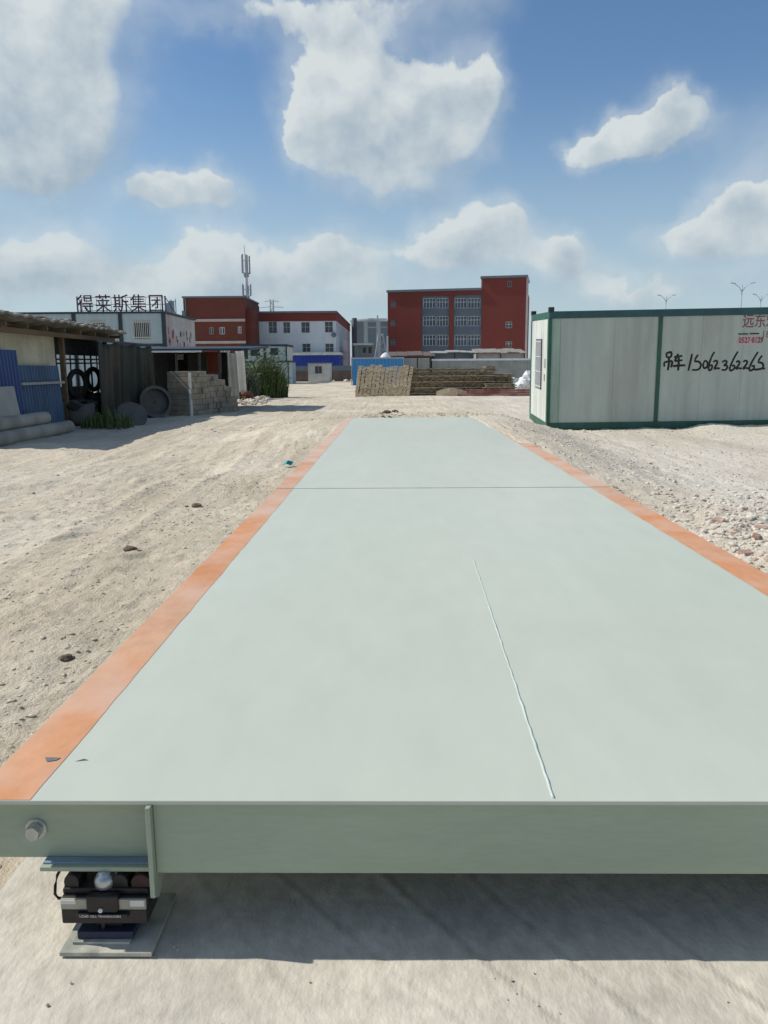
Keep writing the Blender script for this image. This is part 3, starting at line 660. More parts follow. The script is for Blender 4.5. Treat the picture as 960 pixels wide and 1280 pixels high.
O(MB().box(s, s+.24, .030, .0345, t+.025, t+.055).box(s+.27, e+.01, .030, .0345, t+.028, t+.060), 'notice_strip', 'darkbar')

# ------------------------------------------------------------------ left yard: shed with cream wall
SX = -9.05
y0 = atX(-60, 460, SX)[1]; y1 = atX(70, 460, SX)[1]; y2 = atX(128, 460, SX)[1]
shd = thing('shed', (SX, y0, 0), 'low cream walled shed with sagging weathered sheet roof at far left', 'shed')
def S_(mb, name, m, **kw): return mb.build(name, m, shd, world=True, **kw)
S_(MB().box(SX-.2, SX, y0, y1, 0, 2.62), 'wall', 'cream')
S_(MB().box(SX-4.0, SX-.2, y0, y0+.2, 0, 2.5), 'wall', 'cream')
S_(MB().box(SX-4.2, SX-4.0, y0, y2+.3, 0, 2.4), 'back_wall', 'offwhite')  # off-white colour stands in for the bright outside seen through the doorway
# roof: wavy sheets laid over rafters, ragged eave
def roof_sheet():
    mb = MB(); na, nb_ = 90, 9; vs = []
    ya, yb = atX(17, 460, SX+.62)[1]-2.2, y2+.35
    for i in range(na+1):
        y = ya+(yb-ya)*i/na
        rag = .10*float(fbm(np.array([y*2.2]), np.array([1.]), 3, 15))
        for j in range(nb_+1):
            x = SX+.62+rag*(j == 0)*2 - j*(4.9/nb_)
            z = 2.83 - .06*(y-ya)/(yb-ya)*1.8 + .05*math.sin(y*13)*.5 + .09*float(fbm(np.array([y*.9]), np.array([x*.9]), 3, 19)) - .045*j
            vs.append((x, y, z))
    w = nb_+1; fs = [(i*w+j, (i+1)*w+j, (i+1)*w+j+1, i*w+j+1) for i in range(na) for j in range(nb_)]
    top = len(vs); vs2 = vs+[(a, b, c-.05) for a, b, c in vs]
    fs += [tuple(q+top for q in f[::-1]) for f in fs]
    for i in range(na): fs.append((i*w, top+i*w, top+(i+1)*w, (i+1)*w))
    for j in range(nb_): fs.append((j, j+1, top+j+1, top+j)); fs.append((na*w+j, top+na*w+j, top+na*w+j+1, na*w+j+1))
    return mb.add(vs2, fs)
S_(roof_sheet(), 'roof', 'roof')
rf = MB()
for k in range(9):
    y = y0+.3+(y2-y0)*k/8; rf.box(SX-4, SX+.52, y, y+.07, 2.50, 2.60)
rf.box(SX+.30, SX+.38, y0, y2+.2, 2.38, 2.50)
S_(rf, 'rafter', 'soffit')
rr = MB()
for k in range(170):
    y = random.uniform(y0+1, y2+.2); rr.rock((SX+.35-random.random()**2*1.5, y, 2.84-.05*random.random()), random.uniform(.04, .13), .5)
tag(S_(rr, 'roof_rubble', 'roof'), kind='stuff')
for yy in (y1+.15, y2-.05): S_(MB().box(SX+.05, SX+.17, yy, yy+.12, 0, 2.4), 'post', 'soffit')
S_(MB().box(SX-.16, SX-.10, y1+.02, y2+.1, 1.96, 2.52), 'eave_shade_panel', 'dark')  # dark panel added in place of the shade under the roof
S_(MB().box(SX-.9, SX-.8, y1+.05, y2+.6, 0, 1.05), 'doorway_shade_panel', 'dark')  # dark panel added to give the doorway its shade
# iron gate leaning across the shed's doorway
ig = thing('iron_gate', (SX-.1, y1+.1, 0), 'black iron bar gate closing the dark shed doorway', 'gate')
gm = MB()
for k in range(7):
    y = y1+.15+(y2-y1-.3)*k/6; gm.tube([(SX-.1, y, .1), (SX-.1, y+random.uniform(-.06, .06), 2.2)], random.choice((.022, .03, .055)), 6)
gm.build('bars', 'darkbar', ig, world=True)
gm = MB()
for z in (.25, 1.72, 1.83): gm.tube([(SX-.06, y1+.1, z), (SX-.06, y2-.05, z+.03)], .025, 6)
gm.build('rails', 'darkbar', ig, world=True)
tpos = atX(97, 482, SX+.05)
def ringmesh(R_, r_, c, ax, n=28, k=10, sq=1.0):
    ax = np.array(ax, float); ax /= np.linalg.norm(ax); a = np.cross(ax, (0, 0, 1.)); a /= np.linalg.norm(a); b = np.cross(ax, a)
    vs = []
    for i in range(n):
        t = 2*math.pi*i/n; e = a*math.cos(t)+b*math.sin(t)
        for j in range(k):
            p = 2*math.pi*j/k; vs.append(np.array(c)+e*(R_+r_*math.cos(p))+ax*r_*sq*math.sin(p))
    fs = [(i*k+j, ((i+1) % n)*k+j, ((i+1) % n)*k+(j+1) % k, i*k+(j+1) % k) for i in range(n) for j in range(k)]
    return MB().add(vs, fs)
for (u, v, r, lab) in ((97, 480, .36, 'round black tyre hanging on the iron gate of the shed'), (117, 474, .30, 'smaller black tyre hanging beside the dark tarpaulin')):
    q = atX(u, v, SX+.06); tag(ringmesh(r, .075, q, (1, -.3, 0)).build('tyre', 'rubber', origin=q, smooth=True), lab, 'tyre', 'tyres hanging on the gate')
# scrap heap in the dark doorway
sm = MB()
for k in range(60):
    q = (SX+random.uniform(-.2, .5), random.uniform(y1+.2, y2+.6)); sm.rock((q[0], q[1], random.uniform(.1, .85)), random.uniform(.10, .28), .7)
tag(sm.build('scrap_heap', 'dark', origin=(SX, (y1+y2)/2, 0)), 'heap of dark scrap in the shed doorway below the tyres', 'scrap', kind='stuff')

# blue corrugated sheets and a grey board leaning on the shed
def corr_sheet(name, p0, p1, h, lean, m, pitch=.16, amp=.028, wob=0, label=None, group=None, cat='metal sheet', z0=.02):
    p0 = np.array([*p0[:2]], float); p1 = np.array([*p1[:2]], float); d = p1-p0; Lh = np.linalg.norm(d); d /= Lh; n = np.array([d[1], -d[0]])
    cols = max(6, int(Lh/pitch*4)); vs = []
    for i in range(cols+1):
        s = Lh*i/cols; o = amp*(1 if (i//2) % 2 else -1)
        for j in range(3):
            t = j/2; q = p0+d*s+n*(o-lean*t+wob*math.sin(s*2+t)); vs.append((q[0], q[1], z0+h*t))
    fs = [(i*3+j, (i+1)*3+j, (i+1)*3+j+1, i*3+j+1) for i in range(cols) for j in range(2)]
    ob = MB().add(vs, fs).build(name, m, origin=(p0[0], p0[1], 0))
    md = ob.modifiers.new('thickness', 'SOLIDIFY'); md.thickness = .008
    return tag(ob, label, cat, group)
px = SX+.30
a, b = atX(-40, 460, px+.15), atX(29, 460, px+.15)
corr_sheet('corrugated_sheet', a, b, 1.98, .12, 'blue', label='tall deep blue corrugated sheet leaning on the cream shed wall', group='blue sheets leaning on the shed')
a, b = atX(29, 460, px), atX(76, 460, px)
b2 = corr_sheet('corrugated_sheet', a, b, 1.64, .10, 'bluep', label='shorter faded blue corrugated sheet with a pale rail across it', group='blue sheets leaning on the shed')
MB().box(px+.03, px+.08, a[1]-.3, b[1], 1.20, 1.26).build('rail', 'greyboard', b2, world=True)
a, b = atX(-45, 460, px+.5), atX(24, 460, px+.5)
tag(MB().obox(((a[0]+b[0])/2-.08, (a[1]+b[1])/2, .60), (.015, 0, 0), (0, (b[1]-a[1])/2, 0), (-.09, 0, .60)).build('cement_board', 'greyboard', origin=(a[0], (a[1]+b[1])/2, 0)), 'plain grey cement board leaning in front of the blue sheet', 'board')

# concrete pipes
def pipe(pa, pb, r, label):
    pa, pb = np.array(pa), np.array(pb); d = (pb-pa)/np.linalg.norm(pb-pa)
    mb = MB(); mb.tube([pa, pb], r, 24, cap=False)
    n0 = len(mb.v); mb.tube([pb, pa], r*.78, 24, cap=False)
    for base, o in ((24, n0), (0, n0+24)):
        pass
    mb.f += [(24+k, 24+(k+1) % 24, n0+(24-k) % 24 if False else n0+k, n0+k) for k in range(0)]
    # end annulus
    t = d; a = np.cross(t, (0, 0, 1.)); a /= np.linalg.norm(a); b = np.cross(a, t)
    for p, sg in ((pb, 1), (pa, -1)):
        vs = []
        for k in range(24):
            e = a*math.cos(2*math.pi*k/24)+b*math.sin(2*math.pi*k/24); vs += [p+e*r, p+e*r*.78]
        mb.add(vs, [(2*k, 2*((k+1) % 24), 2*((k+1) % 24)+1, 2*k+1) for k in range(24)])
    return tag(mb.build('concrete_pipe', 'pipe', origin=tuple(pa-np.array([0, 0, r])), smooth=False), label, 'pipe', 'concrete pipes lying by the shed')
e1 = gnd(84, 541); pr = .155
pipe((-8.05, 13.0, pr), (e1[0]+.05, e1[1], pr), pr, 'lowest concrete pipe on the ground nearest the dirt road')
pipe((-8.42, 12.6, pr+.0), (e1[0]-.33, e1[1]-.4, pr), pr, 'inner concrete pipe on the ground behind the lowest one')
pipe((-8.24, 13.2, pr+.27), (e1[0]-.14, e1[1]-.9, pr+.27), pr, 'upper concrete pipe resting on the two below it')
e2 = atX(50, 520, -8.72); pipe((-8.76, 13, pr), (-8.70, e2[1]-.2, pr+.02), pr, 'concrete pipe nearest the blue sheet, at the back of the row')
# round boulder, drain ring, disc
q = gnd(93, 534); bl = MB().rock((q[0]-.1, q[1]+.4, .34), .46, .82, 3)
tag(bl.build('boulder', 'dkconc', origin=(q[0]-.1, q[1]+.4, 0), smooth=True), 'rounded grey boulder beside the end of the concrete pipes', 'rock')
q = gnd(193, 523)
rg = thing('drain_ring', (q[0], q[1]+.15, 0), 'pale concrete drain ring standing on edge by the tarpaulin', 'concrete ring')
def annulus(R1, R0, th, c, ax, n=36):
    ax = np.array(ax, float); ax /= np.linalg.norm(ax); a = np.cross(ax, (0, 0, 1.)); a /= np.linalg.norm(a); b = np.cross(ax, a); c = np.array(c); vs = []
    for k in range(n):
        e = a*math.cos(2*math.pi*k/n)+b*math.sin(2*math.pi*k/n)
        vs += [c+e*R1-ax*th/2, c+e*R0-ax*th/2, c+e*R0+ax*th/2, c+e*R1+ax*th/2]
    return MB().add(vs, [(4*k+j, 4*k+(j+1) % 4, 4*((k+1) % n)+(j+1) % 4, 4*((k+1) % n)+j) for k in range(n) for j in range(4)])
annulus(.52, .42, .30, (0, 0, .50), (.55, -.8, .22)).build('ring', 'dkconc', rg)
annulus(.415, .05, .06, (-.03, .05, .49), (.55, -.8, .22)).build('inner_disc', 'dkconc', rg)
q = gnd(163, 533)
tag(annulus(.42, .02, .10, (q[0], q[1]+.2, .30), (.35, -.55, .55)).build('stone_disc', 'dkconc', origin=(q[0], q[1]+.2, 0)), 'dark stone disc leaning left of the drain ring', 'disc')
# dark tarpaulin curtain
TX = -8.25; ta, tb = atX(124, 460, TX)[1], atX(192, 460, TX)[1]
def curtain():
    mb = MB(); na, nz_ = 80, 10; vs = []
    for i in range(na+1):
        y = ta+(tb-ta)*i/na
        fold = .10*math.sin(i*.55)+.06*math.sin(i*1.31+1) + .12*float(fbm(np.array([i*.11]), np.array([0.]), 3, 6))
        for j in range(nz_+1):
            t = j/nz_; z = 2.30*(1-t)+.05; vs.append((TX+(fold-.05)*(.25+.75*t)-.04*t, y, z-.10*math.sin(math.pi*((i*.04) % 1))*(1-t)))
    w = nz_+1
    return mb.add(vs, [(i*w+j, i*w+j+1, (i+1)*w+j+1, (i+1)*w+j) for i in range(na) for j in range(nz_)])
tp = curtain().build('tarpaulin', 'tarp', origin=(TX, ta, 0), smooth=True); tp.modifiers.new('thickness', 'SOLIDIFY').thickness = .01
tag(tp, 'dark green tarpaulin hanging in folds between the two sheds', 'tarpaulin')
MB().tube([(TX, ta-.1, 2.34), (TX, tb+.1, 2.36)], .03, 8).build('hanging_pole', 'darkbar', tp, world=True)
# small weeds at the foot of the tarpaulin
def blades(cx, cy, rx, ry, n, hmin, hmax, w, lean=.35, base=0.0):
    mb = MB()
    for k in range(n):
        a = random.uniform(0, 6.28); r = math.sqrt(random.random()); x, y = cx+rx*r*math.cos(a), cy+ry*r*math.sin(a)
        h = random.uniform(hmin, hmax)*(1-.6*r*r); la = random.uniform(0, 6.28); ln = random.uniform(.05, lean)*h
        dx, dy = math.cos(la)*ln, math.sin(la)*ln; wa = random.uniform(0, 6.28); wx, wy = w*math.cos(wa), w*math.sin(wa)
        z0 = base
        mb.add([(x-wx, y-wy, z0), (x+wx, y+wy, z0), (x+dx*.35+wx*.9, y+dy*.35+wy*.9, z0+h*.55), (x+dx*.35-wx*.9, y+dy*.35-wy*.9, z0+h*.55), (x+dx, y+dy, z0+h*random.uniform(.85, 1.0))],
               [(0, 1, 2, 3), (3, 2, 4)])
        if random.random() < .45:
            for q in range(3):
                t = random.uniform(.3, .95); la2 = random.uniform(0, 6.28); l2 = random.uniform(.08, .2)*h
                bx, by, bz = x+dx*t*t, y+dy*t*t, z0+h*t
                mb.add([(bx, by, bz), (bx+math.cos(la2)*l2*.5-wy, by+math.sin(la2)*l2*.5+wx, bz+l2*.45), (bx+math.cos(la2)*l2, by+math.sin(la2)*l2, bz+l2*.2), (bx+math.cos(la2)*l2*.5+wy, by+math.sin(la2)*l2*.5-wx, bz+l2*.3)], [(0, 1, 2, 3)])
    return mb
q = gnd(128, 538); tag(blades(q[0], q[1]+.4, .7, .5, 220, .25, .8, .02).build('weed_clump', 'weed', origin=(q[0], q[1]+.4, 0)), 'low dark weeds between the boulder and the tarpaulin', 'weeds', 'weed clumps in the yard')

# ------------------------------------------------------------------ dark open shed with a flat roof
os_p = at(190, 435, 30.0); osx1 = at(306, 435, 30.0)[0]; zr = os_p[2]
od = thing('open_shed', (os_p[0], 30, 0), 'dark open lean-to with thin flat roof behind the concrete block wall', 'shed')
def D_(mb, name, m, **kw): return mb.build(name, m, od, world=True, **kw)
D_(MB().obox(((os_p[0]+osx1)/2-.3, 32.0, zr+.02), ((osx1-os_p[0])/2+.5, 0, .0), (0, 2.3, .10), (0, -.002, .04)), 'roof', 'navy')
D_(MB().box(os_p[0]-.6, os_p[0]+1.9, 29.62, 29.68, zr-.17, zr-.11), 'fascia', 'polelt')
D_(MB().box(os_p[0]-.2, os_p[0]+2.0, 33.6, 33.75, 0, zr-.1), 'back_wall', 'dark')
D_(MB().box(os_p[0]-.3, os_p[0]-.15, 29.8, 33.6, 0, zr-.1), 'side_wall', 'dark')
xq = at(274, 450, 29.9)[0]
for x in (os_p[0]+.02, os_p[0]+.9, os_p[0]+1.75, xq): D_(MB().tube([(x, 29.9, 0), (x, 29.9, zr-.04)], .05, 8), 'post', 'darkbar')

D_(MB().box(os_p[0]+.9, os_p[0]+1.65, 31.5, 31.54, 1.35, zr-.2), 'hanging_sheet', 'tarp')
q = at(218, 446, 33.5); D_(MB().box(q[0]-.5, q[0]-.05, 33.52, 33.59, q[2]-.12, q[2]+.08).box(q[0]+.05, q[0]+.35, 33.52, 33.59, q[2]-.12, q[2]+.1), 'vent_opening', 'offwhite')
q0, q1 = at(248, 440, 33), at(277, 466, 33)
rs = tag(MB().box(q0[0], q1[0], 33.0, 33.05, q1[2], q0[2]).box(q0[0]+.05, q0[0]+.12, 33.06, 33.12, 0, q0[2]).box(q1[0]-.12, q1[0]-.05, 33.06, 33.12, 0, q0[2]).build('hoarding', 'rustred', origin=(q0[0], 33, 0)), 'rusty red sheet hoarding under the right end of the flat roof', 'hoarding')
q0, q1 = at(252, 466, 33.2), at(276, 490, 33.2)
gr = MB()
for k in range(9): x = q0[0]+(q1[0]-q0[0])*k/8; gr.tube([(x, 33.3, 0.0), (x, 33.3, q0[2])], .016, 5)
for z in (.2, .55, .9, q0[2]-.03): gr.tube([(q0[0], 33.3, z), (q1[0], 33.3, z)], .014, 5)
tag(gr.build('mesh_fence', 'pole', origin=(q0[0], 33.3, 0)), 'grey wire mesh panel standing below the rusty red sheet', 'mesh panel')

# concrete block wall, stepped
q = gnd(208, 520.5); bw = thing('block_wall', (q[0]+.06, q[1]+.05, 0), 'weathered grey concrete block wall stepping down at its far end', 'wall', rot=(0, 0, R(-16)))
th = .86
mb = MB(); steps = [(0, 1.15, 1.48), (1.15, 1.9, 1.36), (1.9, 2.5, 1.18), (2.5, 2.95, .92), (2.95, 3.4, .55)]
for (a, b, h) in steps:
    nl = int(round(h/.185)); 
    for i in range(nl):
        z0 = h*i/nl; z1 = h*(i+1)/nl; off = (.2 if i % 2 else 0)
        segs = np.arange(a-off, b, .40)
        for s_ in segs:
            y_a, y_b = max(a, s_), min(b, s_+.40)
            if y_b-y_a < .03: continue
            j = random.uniform(-.035, .035); w_ = random.uniform(0, .012)
            mb.box(0+j, th+j, y_a+w_*.4, y_b-w_*.4-.001, z0+.001, z1-w_*.4-.001)
mb.build('blocks', 'blockm', bw, bevel=.012)
MB().box(.82, .885, -.02, .06, .02, 1.44).build('pale_edge', 'offwhite', bw)  # off-white strip up the near corner of the wall

# grey leaning sheets behind the weeds
for (u0, u1, v0, Yd, m, lean, lab) in ((275, 289, 438, 39.5, 'greywall', .2, 'leftmost pale grey sheet leaning behind the tall weeds'), (288, 300, 443, 39.0, 'wallgr', .5, 'weathered grey sheet leaning between two paler sheets behind the weeds'), (298, 309, 440, 40.5, 'offwhite', .45, 'rightmost off white sheet leaning behind the tall weeds')):
    a, b = at(u0, v0, Yd), at(u1, v0, Yd)
    corr_sheet('corrugated_sheet', (a[0], Yd-lean), (b[0], Yd-lean), a[2], -lean, m, .2, .02, label=lab, group='grey sheets leaning behind the weeds')

# tall weeds and debris
def weed(u, v, rx, ry, n, h0, h1, w, m, lab):
    q = gnd(u, v); b = hz_(q[0], q[1])
    tag(blades(q[0], q[1]+ry*.6, rx, ry, n, h0, h1, w, .48, b-.03).build('weed_clump', m, origin=(q[0], q[1]+ry*.6, 0)), lab, 'weeds', 'weed clumps in the yard')
weed(298, 500, 1.0, .8, 650, 1.2, 2.6, .020, 'weed2', 'bluish green tall weeds in front of the leaning grey sheets')
weed(334, 498, 1.05, .9, 1000, 1.3, 3.0, .020, 'weed', 'dense bright green reedy weeds nearest the dirt road')
weed(315, 498, .9, .8, 700, 1.2, 2.7, .020, 'weed', 'dark green weeds in the middle of the tall weed patch')
dm = MB()
for k in range(150):
    u = random.uniform(282, 335); q = gnd(u, 499+random.uniform(-1, 8)); dm.rock((q[0], q[1], hz_(q[0], q[1])+random.uniform(0, .12)), random.uniform(.04, .16), .6)
dm.build('rubble', 'rubble', origin=(-6.5, 38, 0))['kind'] = 'stuff'; tag(bpy.data.objects['rubble'], 'loose pale rubble in front of the tall weeds', 'rubble')
q = gnd(296, 501); dm = MB()
for k in range(40): dm.rock((q[0]+random.uniform(-.7, .7), q[1]+random.uniform(-.2, .5), random.uniform(.05, .4)), random.uniform(.1, .24), .6)
tag(dm.build('debris_heap', 'debris', origin=(q[0], q[1], 0)), 'rust brown heap of debris at the foot of the weeds', 'debris', kind='stuff')
q = gnd(283, 500); wm = ringmesh(.30, .02, (q[0], q[1], .38), (.4, -1, .2)); w2 = ringmesh(.22, .02, (q[0]+.12, q[1]-.1, .30), (-.3, -1, .5)); wm.add(w2.v, w2.f)
tag(wm.build('wire_coil', 'polelt', origin=(q[0], q[1], 0)), 'white coil of wire on the ground by the block wall', 'wire coil')

# ------------------------------------------------------------------ windows for buildings
def window(parent, x0, x1, z0, z1, y, cols, rows, frame='wframe', pane='glass', w=.07, ratio=None):
    mb = MB(); yf0, yf1 = y-.03, y+.04
    mb.box(x0, x0+w, yf0, yf1, z0, z1); mb.box(x1-w, x1, yf0, yf1, z0, z1); mb.box(x0+w, x1-w, yf0, yf1, z0, z0+w); mb.box(x0+w, x1-w, yf0, yf1, z1-w, z1)
    for k in range(1, cols): x = x0+(x1-x0)*k/cols; mb.box(x-w/2, x+w/2, yf0+.005, yf1-.005, z0+w, z1-w)
    for k in range(1, rows): z = z0+(z1-z0)*(k/rows if ratio is None else ratio); mb.box(x0+w, x1-w, yf0+.01, yf1-.01, z-w/2, z+w/2)
    o = mb.build('window', frame, parent)
    MB().box(x0+.02, x1-.02, y+.045, y+.06, z0+.02, z1-.02).build('pane', pane, o)
    return o
def rects(fc, L):
    out = []
    for (u0, u1, v0, v1) in L:
        a = fc(u0, (v0+v1)/2)[0]; b = fc(u1, (v0+v1)/2)[0]; c = fc((u0+u1)/2, v1)[1]; d = fc((u0+u1)/2, v0)[1]; out.append((a, b, c, d))
    return out

# two-storey prefab with the roof sign
fp = Facade(at(20, 460, 60.0)); P0 = fp.p
xr, zt = fp(205, 391.5); xl = fp(20, 391.5)[0]
pf = thing('prefab_block', (P0[0], 60, 0), 'pale blue grey two storey prefab cabin block carrying the roof sign', 'prefab building')
dp = 9.0
wins = rects(fp, [(167, 188, 401, 424), (112, 132, 401, 424)])
MB().facade(0, xr, 0, zt, wins, 0, .1).build('front_wall', 'prefab', pf)
MB().box(xr-.15, xr, .01, dp, 0, zt-.02).build('end_wall', 'prefabend', pf)
MB().box(0, .15, .01, dp, 0, zt-.02).box(.15, xr-.15, dp-.15, dp, 0, zt-.02).build('back_wall', 'prefab', pf)
for (a, b, c, d) in wins:
    w_ = window(pf, a, b, c, d, .06, 2, 1, 'greyboard', 'glass', .05)
    g = MB()
    for k in range(9): x = a+(b-a)*(k+.5)/9; g.box(x-.014, x+.014, -.05, -.02, c-.05, d+.05)
    g.box(a-.05, b+.05, -.019, .0, d-.12, d-.06).box(a-.05, b+.05, -.019, 0, c+.1, c+.16); g.build('window_bars', 'offwhite', w_)
MB().box(-.2, xr+.15, -.12, dp+.1, zt, zt+.14).build('roof', 'navy', pf)
for u in (93, 151):
    s = fp(u, 410)[0]; MB().box(s-.14, s+.14, -.07, -.003, 0, zt).build('frame_post', 'navy', pf)
MB().box(xr-.2, xr+.06, -.075, .2, 0, zt).build('frame_post', 'navy', pf)
zm = fp(150, 430)[1]; MB().box(-.02, xr-.15, -.06, -.004, zm-.2, zm).build('floor_band', 'navy', pf)
# faded red characters on the end wall: only vertical smears survive
em = MB()
for k in range(7):
    y = 1.1+k*1.05; z = zt-.9
    for j in range(4):
        yy = y+random.uniform(-.25, .25); zz = z-random.uniform(0, 1.4); em.box(xr+.001, xr+.012, yy-random.uniform(.06, .16), yy+random.uniform(.06, .16), zz-random.uniform(.2, .6), zz)
for k in range(3):
    y = 4.2+random.uniform(-.4, .4)
    em.box(xr+.001, xr+.013, 3.6, 5.2, zt-2.4-k*.5, zt-2.3-k*.5)
tag(em.build('faded_red_marks', 'redpaint', pf), kind='stuff')
# roof sign
sgx0, sgz1 = fp(93, 371.5); sgx1, _ = fp(204, 371.5); zb = zt+.14
sg = thing('roof_sign', (P0[0]+sgx0, 60.3, zb), 'maroon five character roof sign on lattice frame above the prefab block', 'sign')
Ls, Hs = sgx1-sgx0, sgz1-zb
fr = MB()
for z in (.10, Hs*.5, Hs): fr.box(0, Ls, .06, .10, z-.022, z+.022)
for k in range(19): x = Ls*k/18; fr.box(x-.013, x+.013, .10, .13, 0, Hs)
fr.build('lattice', 'signgrid', sg)
for x in (0, Ls): MB().box(x-.05, x+.05, .131, .2, 0, Hs+.08).build('support_post', 'navy', sg)
for x in (Ls, Ls*.5, 0): MB().tube([(x, .2, Hs), (x+.01, 3.0, 0.02)], .03, 6).build('brace', 'navy', sg)
for i, ch in enumerate('得莱斯集团'):
    text_mesh('letter', ch, 1.36, 'purple', sg, (Ls*(i*.2+.012)-.03, .0, .10), .03, sx=.90, bold=0.0)
# small antennas behind the prefab
q = at(214, 390, 71); an = thing('rooftop_antenna', (q[0], 71, 0), 'small grey antenna cluster behind the prefab end wall', 'antenna')
zt2 = at(216, 375, 71)[2]
MB().tube([(0, 0, 0), (0, 0, zt2)], .09, 8).build('mast', 'pole', an)
MB().box(-.45, -.2, -.1, .1, q[2]-.3, zt2-.25).box(.05, .28, -.1, .1, q[2]-.1, zt2-.1).box(-.15, .0, -.18, -.1, q[2], zt2-.1).tube([(.42, 0, q[2]-.3), (.42, 0, zt2+.1)], .04, 6).tube([(0, 0, zt2-.1), (.42, 0, zt2-.1)], .03, 5).build('antenna_panel', 'pole', an)

# red office block on the left
fr_ = Facade(at(233, 460, 106.0)); B0 = fr_.p
xr, zt = fr_(305, 372); 
rb = thing('red_office_block', (B0[0], 106, 0), 'dark red office block with pale bands left of the white factory', 'building')
wins = rects(fr_, [(261, 267, 409, 418), (274, 281, 409, 418), (297, 302, 408, 417)])
MB().facade(0, xr, 0, zt, wins, 0, .25).build('front_wall', 'red2', rb)
MB().box(xr-.25, xr, .01, 11, 0, zt-.02).box(0, .25, .01, 11, 0, zt-.02).box(.25, xr-.25, 10.7, 11, 0, zt-.02).box(.25, xr-.25, .3, 10.7, zt-.7, zt-.5).build('side_wall', 'red2', rb)
for (a, b, c, d), f in zip(wins, ('greyboard', 'wframe', 'wframe')): window(rb, a, b, c, d, .16, 2, 1, f, 'glass', .1)
MB().box(-.12, xr+.1, -.14, .12, zt, zt+.22).box(xr-.05, xr+.12, .12, 11, zt-.0, zt+.2).build('parapet_coping', 'darkgrey', rb)
for v in (400.5, 428): z = fr_(270, v)[1]; MB().box(-.1, xr+.04, -.16, -.002, z-.16, z+.17).build('band', 'trim', rb)
q = fr_(231, 392); MB().box(q[0]-.3, q[0]+.1, -.3, .1, q[1]-.4, q[1]+.35).tube([(q[0]+.2, -.2, q[1]-6), (q[0]+.2, -.2, q[1]+2)], .06, 6).build('air_conditioner', 'darkgrey', rb)
# stair block behind
q0, q1 = at(303, 372, 111), at(313, 372, 111)
MB().box(q0[0]-B0[0], q1[0]-B0[0], 5, 12, 0, zt-.2).build('stair_block', 'red2', rb)
MB().box(xr-.1, xr+1.0, 1.0, 4.8, 0, zt-1.4).build('side_wing', 'red2', rb)

# white factory
fw = Facade(at(306, 460, 112.0)); B0 = fw.p
xr, zt = fw(420, 388.5); zr_ = fw(380, 401.5)[1]
wf = thing('white_factory', (B0[0], 112, 0), 'white two storey factory with red parapet and long receding side wall', 'building')
wins = rects(fw, [(313, 322.5, 402, 416.5), (335.5, 346, 402, 416.5), (354, 362.5, 402.5, 416.5), (376.5, 387, 402.5, 416), (406, 416, 402, 415.5), (378, 388, 429.5, 440), (406.5, 417, 429.5, 440)])
MB().facade(0, xr, 0, zr_, wins, 0, .3).build('front_wall', 'whitewall', wf)
MB().box(-.02, xr+.02, -.03, .3, zr_+.001, zt-.25).build('parapet', 'red', wf)
MB().box(-.02, xr+.1, -.12, .35, zt-.25, zt).build('coping', 'darkgrey', wf)
for (a, b, c, d) in wins: window(wf, a, b, c, d, .2, 2, 2, 'wframe', 'glass', .032, .55)
dpt = 34.0
side = []
for fl in ((3.9+.0, 5.6), (6.1, 7.9)):
    for k in range(9): y = 1.6+k*3.5; side.append((y, y+1.7, fl[0] if False else fl[0], fl[1]))
side = [(a, b, (zr_-1.9 if c > 5 else zr_-5.1), (zr_-.15 if c > 5 else zr_-3.6)) for a, b, c, d in side]
em = MB().facade(.3, dpt, 0, zr_, side, 0, .25); m2 = MB(); m2.v = [(xr-q[1], q[0], q[2]) for q in em.v]; m2.f = em.f
m2.build('side_wall', 'whitewall', wf)
for (a, b, c, d) in side:
    w_ = MB().box(xr-.22, xr-.15, a, a+.1, c, d).box(xr-.22, xr-.15, b-.1, b, c, d).box(xr-.22, xr-.15, (a+b)/2-.05, (a+b)/2+.05, c, d).build('window', 'wframe', wf)
    MB().box(xr-.26, xr-.23, a, b, c, d).build('pane', 'glass', w_)
MB().box(xr-.3, xr+.03, .3, dpt, zr_+.001, zt-.25).box(xr-.35, xr+.1, .35, dpt, zt-.25, zt).build('side_parapet', 'red', wf)
MB().box(.0, xr-.3, .3, dpt, zr_-.3, zr_).box(0, .3, .3, dpt, 0, zr_-.3).box(.3, xr-.3, dpt-.3, dpt, 0, zr_-.3).build('roof', 'darkgrey', wf)
q = fw(419.5, 418.5); MB().lathe([(.26, -.35), (.34, -.1), (.2, -.02)], (q[0]-.25, 0, q[1]), 12, 'y').build('wall_lamp', 'darkgrey', wf)
q = at(443, 405, 143); MB().tube([(q[0]-B0[0], 31, 0), (q[0]-B0[0], 31, q[2]+1)], .45, 10).build('downpipe', 'darkgrey', wf)
# blue canopy building in front
fa = Facade(at(363, 460, 106.0)); B0 = fa.p; xr = fa(423, 447)[0]; zt = fa(390, 440.5)[1]; zb_ = fa(390, 456)[1]
bc = thing('blue_canopy_shed', (B0[0], 106, 0), 'royal blue sheet shed with white roof edge before the white factory', 'shed')
pm = []; x = 0
while x < xr: pm += [(x, 0), (x+.22, 0), (x+.27, .06), (x+.40, .06), (x+.45, 0)]; x += .45
pm += [(xr+.2, .15), (0, .15)]
MB().prism(pm, 'z', 0.0, zt-.35).build('front_wall', 'awning', bc)
MB().box(-.1, xr+.3, -.25, 4.5, zt-.35, zt-.02).build('roof', 'offwhite', bc)
MB().box(.05, .2, .16, 4.4, 0, zt-.36).box(xr, xr+.15, .16, 4.4, 0, zt-.36).build('side_wall', 'awning', bc)
